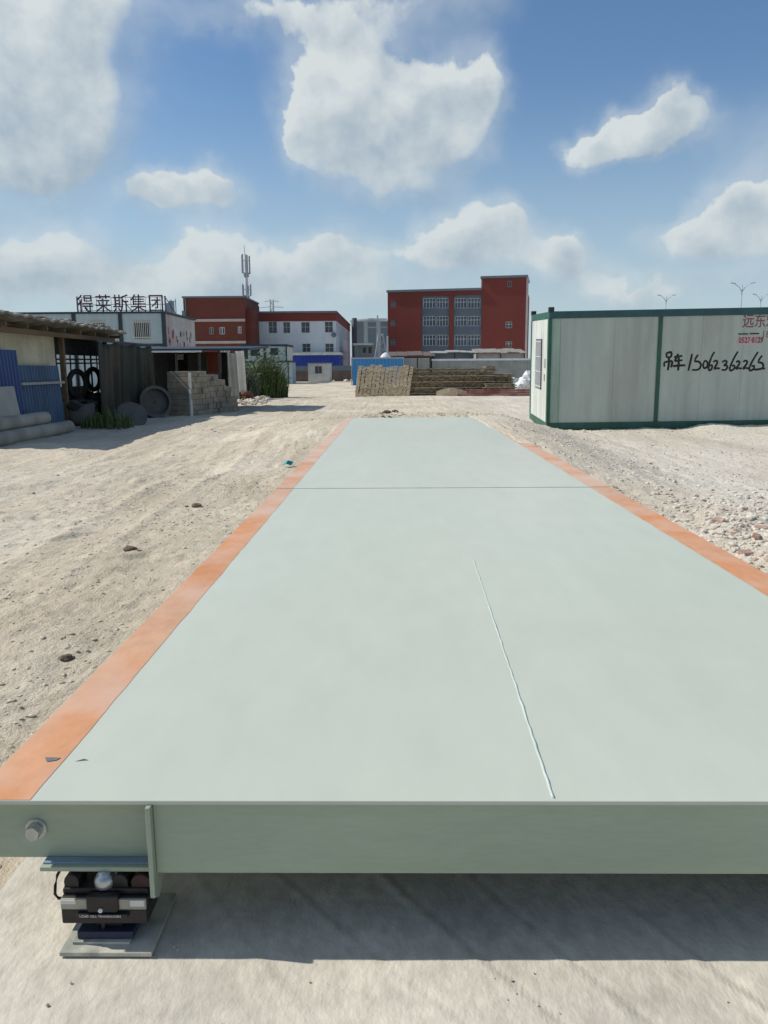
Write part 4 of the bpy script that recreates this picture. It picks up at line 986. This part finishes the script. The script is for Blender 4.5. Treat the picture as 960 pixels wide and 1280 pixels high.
# boundary wall in front of the factory
a, b = at(362, 458.5, 100), at(445, 458.5, 100)
bwall = thing('boundary_wall', (a[0], 100, 0), 'low dark brick wall with a grey top band before the blue shed', 'wall')
MB().box(0, b[0]-a[0], 0, .25, 0, a[2]-.5).build('brickwork', 'wallbr', bwall)
MB().box(0, b[0]-a[0], -.04, .29, a[2]-.498, a[2]+.1).build('top_band', 'darkgrey', bwall)
# white cabin panels standing by the wall
fb_ = Facade(at(385, 460, 94.0)); B0 = fb_.p; xr, zt = fb_(412.5, 454.5)
wbth = thing('white_booth', (B0[0], 94, 0), 'small dirty white booth with dark opening beside the brick wall', 'booth')
wn = rects(fb_, [(393.5, 402.5, 457.5, 467)])
MB().facade(0, xr, 0, zt, wn, 0, .2).build('front_wall', 'offwhite', wbth)
MB().box(.0, .1, .01, 2.2, 0, zt-.01).box(xr-.1, xr, .01, 2.2, 0, zt-.01).box(.1, xr-.1, 2.1, 2.2, 0, zt-.01).build('side_wall', 'offwhite', wbth)
MB().box(-.1, xr+.1, -.1, 2.3, zt, zt+.1).build('roof', 'greyboard', wbth)
for (a, b, c, d) in wn: window(wbth, a, b, c, d, .1, 2, 1, 'greyboard', 'glass', .05)
q = gnd(398, 476); tag(blades(q[0], q[1], 1.6, .5, 260, .1, .35, .03).build('weed_clump', 'grassy', origin=(q[0], q[1], 0)), 'low dry grass at the foot of the white booth', 'weeds', 'weed clumps in the yard')
# site cabin stack behind the weeds
fc_ = Facade(at(303, 460, 88.0)); B0 = fc_.p; xr, zt = fc_(358, 430.5); zm = fc_(330, 453)[1]; xm = fc_(331, 440)[0]
cb = thing('site_cabin', (B0[0], 88, 0), 'two tier grey white site cabin behind the tall weeds', 'cabin')
wn = rects(fc_, [(338, 348, 435, 444), (313, 325, 435, 445), (305, 310, 435, 449)])
MB().facade(0, xr, 0, zt-.2, wn, 0, .15).build('front_wall', 'prefab', cb)
MB().box(xr-.12, xr, .01, 5, 0, zt-.2).box(0, .12, .01, 5, 0, zt-.2).box(.12, xr-.12, 4.9, 5, 0, zt-.2).build('side_wall', 'offwhite', cb)
MB().box(-.1, xr+.1, -.1, 5.1, zt-.2, zt+.02).build('roof', 'navy', cb)
MB().box(xm-.15, xm+.15, -.06, -.003, .0, zt-.2).box(xr-.1, xr+.05, -.06, -.003, 0, zt-.2).box(-.05, xm-.15, -.06, -.003, zm-.06, zm+.12).box(xm+.15, xr-.1, -.06, -.003, zm-.03, zm+.09).build('frame', 'navy', cb)
for (a, b, c, d) in wn: window(cb, a, b, c, d, .08, 2, 2, 'darkbar', 'glass', .06)
a, b = at(348, 453, 84), at(365, 453, 84)
sc2 = thing('low_cabin', (a[0], 84, 0), 'narrow pale cabin end standing right of the two tier cabin', 'cabin')
MB().box(0, b[0]-a[0], 0, 3, 0, a[2]).build('wall', 'prefab', sc2); MB().box(-.1, b[0]-a[0]+.1, -.1, 3.1, a[2], a[2]+.18).build('roof', 'navy', sc2)
MB().box(b[0]-a[0]-.45, b[0]-a[0]-.35, -.06, -.003, 0, a[2]).build('frame', 'navy', sc2)
a, b = gnd(349, 478), gnd(367, 478); zt = at(358, 464, a[1])[2]
gb_ = thing('waste_skip', (a[0], a[1], 0), 'dark green ribbed waste skip at the end of the dirt road', 'skip')
mb = MB().prism([(0, 0), (b[0]-a[0], 0), (b[0]-a[0]+.1, zt), (-.1, zt)], 'y', 0, 1.5)
mb.build('body', 'binm', gb_)
mb = MB()
for k in range(6): x = (b[0]-a[0])*(k+.5)/6; mb.box(x-.04, x+.04, -.05, -.003, .05, zt-.05)
mb.box(-.15, b[0]-a[0]+.15, -.06, 1.56, zt+.001, zt+.1); mb.build('rib', 'binm', gb_)
rb2 = MB()
for k in range(80):
    u = random.uniform(366, 442); 
    if 384 < u < 413: continue
    q = gnd(u, random.uniform(473.5, 477)); rb2.rock((q[0], q[1], random.uniform(.0, .2)), random.uniform(.1, .38), .6)
o = rb2.build('rubble', 'rubble', origin=(-8, 90, 0)); tag(o, 'scattered pale rubble along the low brick wall', 'rubble', kind='stuff')

# ------------------------------------------------------------------ main red building
ANG = R(-11)
pL = at(485, 460, 134.0); fm_ = Facade(pL, ANG)
xr, _ = fm_(657, 400); zl = fm_(485, 363)[1]; xt = fm_(602, 400)[0]; ztw = fm_(630, 344.5)[1]; zmn = fm_(545, 360.8)[1]
mr_ = thing('main_red_building', (pL[0], pL[1], 0), 'large dark red four storey building with blue grey window panels and a corner tower', 'building', rot=(0, 0, ANG))
wl = []
for (v0, v1) in ((372.5, 385), (395, 407.5), (418.5, 432)):
    for (u0, u1) in ((528.5, 544), (545.5, 560), (568, 583), (584.5, 600)): wl.append((u0, u1, v0, v1))
wns = rects(fm_, wl)
side_w = rects(fm_, [(488, 495, 377, 384), (488, 495, 400.5, 407.5), (488, 495, 424, 432), (632, 640, 402, 410), (632, 640, 427, 434)])
px0 = fm_(528, 400)[0]-.2; px1 = fm_(561.5, 400)[0]; px2 = fm_(566.5, 400)[0]; px3 = fm_(602, 400)[0]; pz = fm_(560, 369)[1]; pzb = fm_(560, 441)[1]
hol = [(px0, px1, pzb, pz), (px2, px3, pzb, pz)] + side_w
MB().facade(0, xr, 0, zmn-.4, hol, 0, .35).build('front_wall', 'red', mr_)
MB().facade(px0, px1, pzb, pz, [w for w in wns if w[1] <= px1+.1], .35, .15).facade(px2, px3, pzb, pz, [w for w in wns if w[0] >= px2-.1], .35, .15).build('window_panel', 'bluegrey', mr_)
for (a, b, c, d) in wns: window(mr_, a, b, c, d, .45, 4, 2, 'wframe', 'glassb', .065, .62)
for (a, b, c, d) in side_w[:3]: window(mr_, a, b, c, d, .2, 2, 2, 'wallgr', 'bluegrey', .12, .5)
for (a, b, c, d) in side_w[3:]: window(mr_, a, b, c, d, .2, 2, 2, 'wframe', 'glass', .08, .6)
for (a, b, c, d) in rects(fm_, [(634, 640, 351, 359)]): window(mr_, a, b, c, d, -.03, 2, 1, 'darkgrey', 'glass', .1)
MB().box(-.15, xt-.02, -.18, .3, zmn-.4, zmn-.05).build('cornice', 'darkgrey', mr_)
MB().box(xt, xr, .0, 9, zmn-.399, ztw-.35).build('tower', 'red', mr_)
MB().box(xt-.25, xr+.2, -.2, 9.2, ztw-.35, ztw).build('tower_coping', 'darkgrey', mr_)
MB().box(xt-.2, xt-.003, .6, 8.8, zmn+.01, ztw-.4).build('tower_side', 'trim', mr_)
MB().box(0, .3, .36, 16, 0, zmn-.4).box(xr-.3, xr, .36, 16, 0, zmn-.4).box(.3, xr-.3, 15.7, 16, 0, zmn-.4).box(.3, xr-.3, .55, 15.7, zmn-.9, zmn-.6).build('side_wall', 'red', mr_)
MB().box(xr+.003, xr+.3, .0, 1.0, 0, ztw-.36).build('pale_downpipe', 'trim', mr_)

# grey warehouse between the two
fg = Facade(at(440, 460, 185.0)); B0 = fg.p; xr = fg(490, 420)[0]; zt = fg(463, 400)[1]; ze = fg(446, 402.5)[1]
gw = thing('grey_warehouse', (B0[0], 185, 0), 'grey clad warehouse gable between the white factory and the red building', 'warehouse')
xm = fg(465, 400)[0]
MB().prism([(0, 0), (xr, 0), (xr, ze), (xm, zt), (0, ze)], 'y', 0, 30).build('cladding', 'greywall', gw)
st = MB()
for u in (449.5, 465, 481): s = fg(u, 420)[0]; st.box(s-.9, s+.9, -.15, -.004, 0, zt-.5)
st.build('dark_strip', 'darkgrey', gw)
MB().prism([(-.3, ze), (xm, zt+.02), (xr+.3, ze), (xr+.3, ze+.35), (xm, zt+.4), (-.3, ze+.35)], 'y', -.3, 30).build('roof', 'polelt', gw)
# small grey house
fh = Facade(at(443.5, 460, 118.0)); B0 = fh.p; xr, zt = fh(471, 431.5)
sh_ = thing('small_grey_house', (B0[0], 118, 0), 'small grey rendered house with white roof edge behind the blue fence', 'house')
wn = rects(fh, [(453.5, 457.5, 434.5, 441), (460.5, 464.5, 434, 441.5)])
MB().facade(0, xr, 0, zt, wn, 0, .2).build('front_wall', 'wallgr', sh_)
MB().box(0, .2, .01, 7, 0, zt-.02).box(xr-.2, xr, .01, 7, 0, zt-.02).box(.2, xr-.2, 6.8, 7, 0, zt-.02).build('side_wall', 'wallgr', sh_)
MB().box(-.25, xr-.6, -.35, 7.2, zt, zt+.28).build('roof', 'tarpw', sh_)
for (a, b, c, d) in wn: window(sh_, a, b, c, d, .12, 2, 2, 'darkbar', 'glass', .06)

# low sheds before the red building
def lowshed(u0, u1, vt, vb, Yd, mroof, mwall, lab, seed):
    random.seed(seed)
    a, b = at(u0, vb, Yd), at(u1, vb, Yd); zt = at((u0+u1)/2, vt, Yd+4)[2]
    o = thing('low_shed', (a[0], Yd, 0), lab, 'shed', 'low sheds before the red building'); Lx = b[0]-a[0]
    MB().box(0, Lx, .2, 4.2, 0, a[2]-.05).build('wall', mwall, o)
    mb = MB(); x = -.2
    while x < Lx:
        w = min(random.uniform(.8, 1.6), Lx+.2-x); j = random.uniform(-.06, .08)
        mb.obox((x+w/2, 2.1, (a[2]+zt)/2+j), (w/2-.01, 0, random.uniform(-.02, .02)), (0, 2.35, (zt-a[2])/2), (0, 0, .04)); x += w
    mb.build('roof', mroof, o)
    for k in range(max(3, int(Lx/1.8))): x = Lx*k/max(2, int(Lx/1.8)-1); MB().box(x-.05, x+.05, .08, .198, 0, a[2]-.05).build('post', 'darkbar', o)
    return o
lowshed(487, 542, 440, 445.5, 95, 'wallbr', 'dark', 'long brown roofed low shed left of the others', 3)
lowshed(541, 596, 438.5, 441, 97, 'greyboard', 'bluegrey', 'grey roofed low shed below the blue grey window panels', 4)
lowshed(596, 656, 436.5, 441.5, 93, 'roof', 'wallgr', 'low shed with patchy pale roof below the corner tower', 5)
random.seed(21)
# blue hoarding fence, grey wall with white coping
a, b = at(440.5, 447.5, 75), at(503.5, 447.5, 75)
bf = thing('blue_fence', (a[0], 75, 0), 'bright blue corrugated sheet fence behind the stacked boards', 'fence')
pm = []; x = 0; Lx = b[0]-a[0]
while x < Lx-.3: pm += [(x, 0), (x+.16, 0), (x+.2, .05), (x+.3, .05), (x+.34, 0)]; x += .34
pm += [(Lx, 0), (Lx, .08), (0, .08)]
MB().prism(pm, 'z', .0, a[2]-.1).build('sheet_panel', 'bluef', bf)
MB().box(-.05, Lx+.03, -.03, .11, a[2]-.098, a[2]+.04).build('top_rail', 'pole', bf)
for q in ((-.12, -.052), (Lx+.031, Lx+.12)): MB().box(q[0], q[1], -.05, .1, 0, a[2]+.05).build('post', 'pole', bf)
a, b = at(504, 447.5, 76), at(537, 447.5, 76)
gp = thing('grey_hoarding', (a[0]+.1, 76, 0), 'plain grey hoarding right of the blue fence', 'hoarding'); Lx = b[0]-a[0]
for q in ((0, Lx*.5-.05), (Lx*.5+.05, Lx-.1)): MB().box(q[0], q[1], 0, .08, 0, a[2]).build('panel', 'wallgr', gp)
for q in ((Lx*.5-.049, Lx*.5+.049), (Lx-.099, Lx)): MB().box(q[0], q[1], -.03, .1, 0, a[2]+.1).build('post', 'darkbar', gp)
a, b = at(538, 449.5, 77), at(657, 449.5, 77)
gw2 = thing('yard_wall', (a[0]+.2, 77, 0), 'long low grey wall with a white coping behind the boards', 'wall'); Lx = b[0]-a[0]+3
MB().box(0, Lx, 0, .2, 0, a[2]-.12).build('wall', 'wallgr', gw2); MB().box(-.05, Lx+.05, -.06, .26, a[2]-.118, a[2]+.06).build('coping', 'tarpw', gw2)
# leaning scrap sheets / white tarp heap
def sheet_heap(u0, u1, v0, v1, Yd, m, lab):
    a, b = at(u0, v1, Yd), at(u1, v0, Yd); w = b[0]-a[0]; h = b[2]-max(a[2], 0)
    mb = MB()
    for k in range(9):
        t = random.random(); r = h*random.uniform(.35, .6)*(.5+.5*t); mb.rock((a[0]+w*t, Yd+random.uniform(-.5, .5), r*.35+max(0, h*(.25+.75*t)-r)*random.random()), r, .75, 2)
    return tag(mb.build('sheet_pile', m, origin=((a[0]+b[0])/2, Yd, 0)), lab, 'sheeting', 'piles of sheeting')
sheet_heap(643, 668, 455, 482, 55, 'tarpw', 'crumpled white sheeting piled high beside the container')
sheet_heap(628, 648, 463, 482, 57, 'tarpw', 'lower crumpled pale sheeting left of the tall white pile')
sheet_heap(612, 634, 464, 486, 62, 'dkconc', 'dark grey mound of covered material behind the boards')
q = gnd(645, 486); tag(blades(q[0], q[1]+2, 1.6, 1.8, 420, .15, .55, .03).build('weed_clump', 'grassy', origin=(q[0], q[1]+2, 0)), 'short yellowish grass left of the container behind the planks', 'weeds', 'weed clumps in the yard')
# white parasol/dish
q = at(482, 447, 84); pa = thing('parasol', (q[0], 84, 0), 'white parasol standing behind the blue fence', 'parasol')
MB().tube([(0, 0, 0), (0, 0, q[2]+.5)], .05, 8).build('pole', 'pole', pa)
MB().lathe([(.55, q[2]+.02), (.53, q[2]+.1), (.36, q[2]+.34), (.1, q[2]+.5), (.03, q[2]+.52)], (0, 0, 0), 12).build('canopy', 'tarpw', pa)
# utility poles
def upole(u, vt, Yd, lab, arms):
    q = at(u, vt, Yd); o = thing('utility_pole', (q[0], Yd, 0), lab, 'pole', 'thin poles behind the blue fence')
    MB().tube([(0, 0, 0), (0, 0, q[2])], [.16, .10], 8).build('pole', 'pole', o)
    if arms:
        mb = MB()
        for dz in (.5, 1.6): mb.box(-1.3, 1.3, -.06, .06, q[2]-dz-.06, q[2]-dz+.06)
        mb.build('crossarm', 'pole', o)
upole(471.8, 394, 112, 'grey utility pole with crossarms before the warehouse', True)
upole(484.5, 420, 100, 'short thin pole by the left corner of the red building', False)
q = at(476, 432, 110); ts = thing('steel_trestle', (q[0], 110, 0), 'grey steel lattice trestle beside the utility pole', 'trestle')
mb = MB(); hh = at(476, 417, 110)[2]
for s in (-1, 1): mb.tube([(s*1.3, 0, 0), (s*.25, 0, hh)], .09, 6)
for k in range(5):
    z = hh*(k+1)/6; w = 1.3-1.05*z/hh; mb.tube([(-w, 0, z), (w, 0, z)], .06, 5)
    z2 = hh*(k+2)/6; w2 = 1.3-1.05*z2/hh; mb.tube([(-w, 0, z), (w2, 0, min(z2, hh))], .05, 5)
mb.build('lattice', 'pole', ts)

# cell tower and pylon
q = at(308.5, 372, 125); zt = at(307, 318, 125)[2]; ztip = at(305.5, 306, 125)[2]
ct = thing('cell_tower', (q[0], 125, 0), 'slim pale mobile phone mast with antennas above the red office block', 'mast')
MB().tube([(0, 0, 0), (0, 0, zt)], [.42, .22], 10).tube([(-.1, 0, zt), (-.15, 0, ztip)], .06, 6).build('mast', 'polelt', ct)
pm = MB(); am = MB()
for (zf, n, hh, rr) in ((.0, 5, 2.9, .58), (4.2, 5, 2.0, .62)):
    z = zt-zf
    for k in range(n):
        a = 2*math.pi*k/n+.3; am.tube([(0, 0, z-.9), (rr*math.cos(a), rr*math.sin(a), z-.9)], .04, 5); am.tube([(0, 0, z-hh+.2), (rr*math.cos(a), rr*math.sin(a), z-hh+.2)], .04, 5)
        pm.box(rr*math.cos(a)-.10, rr*math.cos(a)+.10, rr*math.sin(a)-.07, rr*math.sin(a)+.07, z-hh+random.uniform(0, .3), z-random.uniform(0, .4))
    for k in range(3): a = k*2.1+zf; pm.box(.3*math.cos(a)-.12, .3*math.cos(a)+.12, .3*math.sin(a)-.12, .3*math.sin(a)+.12, z-hh-.4, z-hh+.25)
pm.build('antenna_panel', 'pole', ct); am.build('bracket', 'pole', ct)
q = at(340, 388, 300); zt = at(340, 374.5, 300)[2]
py = thing('power_pylon', (q[0], 300, 0), 'distant grey power line pylon above the white factory roof', 'pylon')
mb = MB(); h0 = zt
for sx in (-1, 1):
    for sy in (-1, 1): mb.tube([(sx*3.2, sy*3.2, 0), (sx*.7, sy*.7, h0*.72), (sx*.55, sy*.55, h0)], .13, 5)
for k in range(10):
    z = h0*(k+1)/11; w = 3.2-2.5*min(z/(h0*.72), 1); z2 = h0*(k+2)/11; w2 = 3.2-2.5*min(z2/(h0*.72), 1)
    mb.tube([(-w, -w, z), (w2, -w2, z2)], .08, 4); mb.tube([(w, -w, z), (-w2, -w2, z2)], .08, 4); mb.tube([(-w, w, z), (w2, w2, z2)], .08, 4)
mb.build('tower', 'pole', py)
mb = MB()
for dz, L_ in ((.5, 2.6), (2.6, 4.2)): mb.tube([(-L_, 0, h0-dz-.25), (0, 0, h0-dz+.15), (L_, 0, h0-dz-.25)], .13, 5)
mb.build('crossarm', 'pole', py)

# street lamps beyond the container
def lamp(u, vt, Yd, sp, lab, first=None):
    q = at(u, vt, Yd); loc = (q[0], Yd, q[2]-10.0)
    o = thing('street_lamp', (q[0], Yd, 0), lab, 'street lamp', 'twin arm street lamps beyond the container')
    h = q[2]
    MB().tube([(0, 0, 0), (0, 0, h)], [.09, .05], 8).build('pole', 'lampm', o)
    for s in (-1, 1):
        MB().tube([(0, 0, h-.7), (s*sp*.35, 0, h-.25), (s*sp, 0, h+.12)], .035, 6).build('arm', 'lampm', o)
        MB().obox((s*(sp+.18), 0, h+.15), (.24, 0, .04*s), (0, .14, 0), (0, 0, .04)).build('lamp_head', 'lampm', o)
lamp(833, 370.5, 105, .75, 'smallest twin arm street lamp, above the container centre post')
lamp(928, 356, 80, .75, 'tallest twin arm street lamp above the container')
lamp(951.5, 369.5, 98, .65, 'twin arm street lamp right of the tallest one')

# ------------------------------------------------------------------ stacked bamboo boards
yb = gnd(476, 495.5)[1]
for i in range(14):
    u = 445.5+i*4.9; b_ = at(u, 495, yb+.0); t_ = at(u+5.2, 457.8, yb+.0)
    o = thing('board_bundle', (b_[0], yb, 0), 'sunlit bundle of bamboo boards leaning in the row left of the stacks', 'boards', 'bamboo bundles leaning in a row')
    mb = MB(); H = t_[2]+random.uniform(-.05, .1); n = 24; dx = t_[0]-b_[0]+random.uniform(-.03, .03)
    for k in range(n):
        t = k/n; j = random.uniform(-.022, .022); w = .102+random.uniform(-.015, .012)
        mb.box(dx*t-w+j, dx*t+w+j, -.05+random.uniform(-.06, .06)+.35*t, 2.2, H*k/n+.004, H*(k+1)/n-.004)
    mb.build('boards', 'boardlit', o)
def stack(u0, u1, v0, v1, Yd, dep, lab, step=0, z0=None):
    a, b = at(u0, v1, Yd), at(u1, v0, Yd); zb = max(a[2], 0) if z0 is None else z0
    o = thing('board_stack', (a[0], Yd, zb), lab, 'boards', 'flat stacks of bamboo boards')
    H = b[2]-zb; n = max(3, int(H/.062)); Lx = b[0]-a[0]; mb = MB()
    for k in range(n):
        x = random.uniform(-.12, .12)
        while x < Lx-.05:
            w = min(random.choice((.09, .12, .12, .16)), Lx-x+random.uniform(-.06, .1))
            if w < .03: break
            mb.box(x+.004, x+w-.004, random.uniform(-.09, .07), dep, H*k/n+.003, H*(k+1)/n-.012); x += w
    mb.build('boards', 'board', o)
    mb = MB()
    for k in range(2, n, 5): mb.box(-.05, Lx+.03, -.075, -.02, H*k/n-.009, H*k/n+.008)
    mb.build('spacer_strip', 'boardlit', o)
    return o
stack(510, 618, 463.5, 495.5, yb+.3, 3.0, 'tallest flat stack of brown bamboo boards right of the leaning bundles', z0=0)
stack(616, 643, 467, 494, yb+.5, 2.6, 'flat stack of boards at the right end near the red planks', z0=0)
stack(512, 604, 459.5, 463.5, yb+.6, 2.6, 'thin top layer of boards lying on the tallest stack')
stack(606, 620, 457.5, 463.3, yb+.9, 1.6, 'small raised pile of boards on the right of the thin top layer')
stack(606, 645, 479, 494, yb-.25, .5, 'low front stack of boards before the right end stack', z0=0)
q0, q1 = at(540, 488, yb-.1), at(582, 488, yb-.1)
for (u, v, r) in ((533, 495, .30), (546, 495, .32)):
    pass
am = MB()
for k in range(16):
    t = k/15; u = 547+35*t; vv = 489-4*math.sin(math.pi*t); q = at(u, vv, yb-.05); am.box(q[0]-.06, q[0]+.06, yb-.18, yb-.03, 0, q[2])
tag(am.build('board_bundle', 'boardlit', origin=(at(565, 490, yb)[0], yb-.1, 0)), 'short upright boards in an arched row before the tallest stack', 'boards')
# red-brown planks
for k, (u0, u1, v, lab) in enumerate(((571, 662, 494, 'lowest red brown plank lying before the board stacks'), (585, 668, 490.5, 'middle red brown plank lying on the lowest one'), (583, 672, 486.5, 'topmost red brown plank beside the container'))):
    a, b = gnd(u0, 495), gnd(u1, 495); Yp = yb-.55+k*.16; a, b = at(u0, v, Yp), at(u1, v, Yp); z = .07+.115*k
    tag(MB().box(a[0], b[0], Yp-.12, Yp+.12, z-.055, z+.055).build('plank', 'plank', origin=((a[0]+b[0])/2, Yp, z-.055), bevel=.01), lab, 'plank', 'red brown planks')

# ------------------------------------------------------------------ stones, rubble, bricks, scraps
def scatter(n, fx, rmin, rmax, flat=.6, sub=1):
    mb = MB(); P = np.array([fx() for k in range(n)]); H = height(P[:, 0], P[:, 1])
    for (x, y), z in zip(P, H):
        if DX0-.02 < x < DX1+.02 and y < DY1: continue
        r = rmin+(rmax-rmin)*random.random()**3; mb.rock((x, y, z+r*flat*.25), r, flat, sub)
    return mb
CL_L = [(random.uniform(-3.6, DX0-.25), 2.5+9*random.random()**1.3, random.uniform(.15, .6)) for k in range(34)] + [(-1.5, 3.0, .4), (-1.75, 3.5, .5), (-1.5, 2.6, .3), (-2.2, 3.9, .5)]*2
def near_left():
    c = random.choice(CL_L); return (c[0]+random.gauss(0, c[2]*1.2), c[1]+random.gauss(0, c[2]*.6))
def left_wide():
    y = 2.2+22*random.random()**1.4; return (random.uniform(-7.5, DX0-.1), y)
def right_heap():
    return (random.gauss(3.5, .7), random.gauss(6.0, 1.5))
def right_wide():
    y = random.uniform(5, 19.6); return (random.uniform(DX1+.05, DX1+.05+y*.38), y)
def deck_end(): return (random.gauss(.6, 2.2), 18.6+abs(random.gauss(0, 1.4)))
mb = scatter(4600, near_left, .0025, .019, .5); s2 = scatter(2000, left_wide, .004, .026, .45); mb.add(s2.v, s2.f); s2 = scatter(900, deck_end, .01, .05, .5); mb.add(s2.v, s2.f)
for k in range(70):
    r = .0008+.0045*random.random()**3; mb.rock((random.uniform(-1.0, 1.1), random.uniform(1.55, 1.95), r*.2), r, .6)
tag(mb.build('loose_stones', 'stone'), 'small loose stones and dirt crumbs on the dirt road', 'stones', kind='stuff')
mb = scatter(7500, right_heap, .004, .042, .6); s2 = scatter(5200, right_wide, .004, .032, .45); mb.add(s2.v, s2.f)
tag(mb.build('rubble', 'rubble'), 'broken concrete and brick rubble right of the weighbridge', 'rubble', kind='stuff')
bl_ = [(922, 664, 18), (945, 676, 60), (951, 655, -15), (898, 650, -50), (932, 690, 10)]
for i, (u, v, a) in enumerate(bl_):
    q = gnd(u, v, .10); z = hz_(q[0], q[1]); L_ = random.uniform(.03, .06); a = R(a); c, s = math.cos(a), math.sin(a); t = random.uniform(-.3, .3)
    o = MB().obox((q[0], q[1], z+.018), (L_*c, L_*s, L_*t*.4), (-.028*s, .028*c, .008), (0, -.004, .016)).build('brick_fragment', 'brick', origin=(q[0], q[1], z), bevel=.006)
    tag(o, 'broken red brick lying on the rubble right of the weighbridge', 'brick', 'broken bricks on the rubble')
for (u, v, r, lab) in ((82, 833, .035, 'dark earth clod on the dirt left of the orange edge, near the camera'), (483, 516, .17, 'larger dark earth clod beyond the far end of the weighbridge'), (494, 515, .11, 'smaller dark earth clod beside the larger one beyond the weighbridge'), (246, 630, .06, 'flat dark earth clod on the dirt road midway along the orange edge'), (163, 690, .05, 'dark crust of earth on the tyre track left of the weighbridge')):
    q = gnd(u, v, .03); z = hz_(q[0], q[1]); mb = MB().rock((q[0], q[1], z+r*.25), r, .5, 2)
    for k in range(7): mb.rock((q[0]+random.gauss(0, r*.9), q[1]+random.gauss(0, r*.7), z+.1*r), r*random.uniform(.2, .5), .5)
    tag(mb.build('earth_clod', 'clod', origin=(q[0], q[1], z)), lab, 'clod', 'dark earth clods')
q = gnd(360, 582.5, .05); z = hz_(q[0], q[1])
tag(MB().add([(q[0]-.08, q[1]-.03, z), (q[0]-.02, q[1]-.06, z+.05), (q[0]+.05, q[1]-.02, z+.02), (q[0]+.08, q[1]+.04, z+.07), (q[0], q[1]+.05, z+.08), (q[0]-.06, q[1]+.03, z+.06), (q[0], q[1], z+.10)], [(0, 1, 6), (1, 2, 6), (2, 3, 6), (3, 4, 6), (4, 5, 6), (5, 0, 6)]).build('plastic_scrap', 'teal', origin=(q[0], q[1], z)), 'crumpled turquoise plastic scrap beside the left orange edge', 'litter')
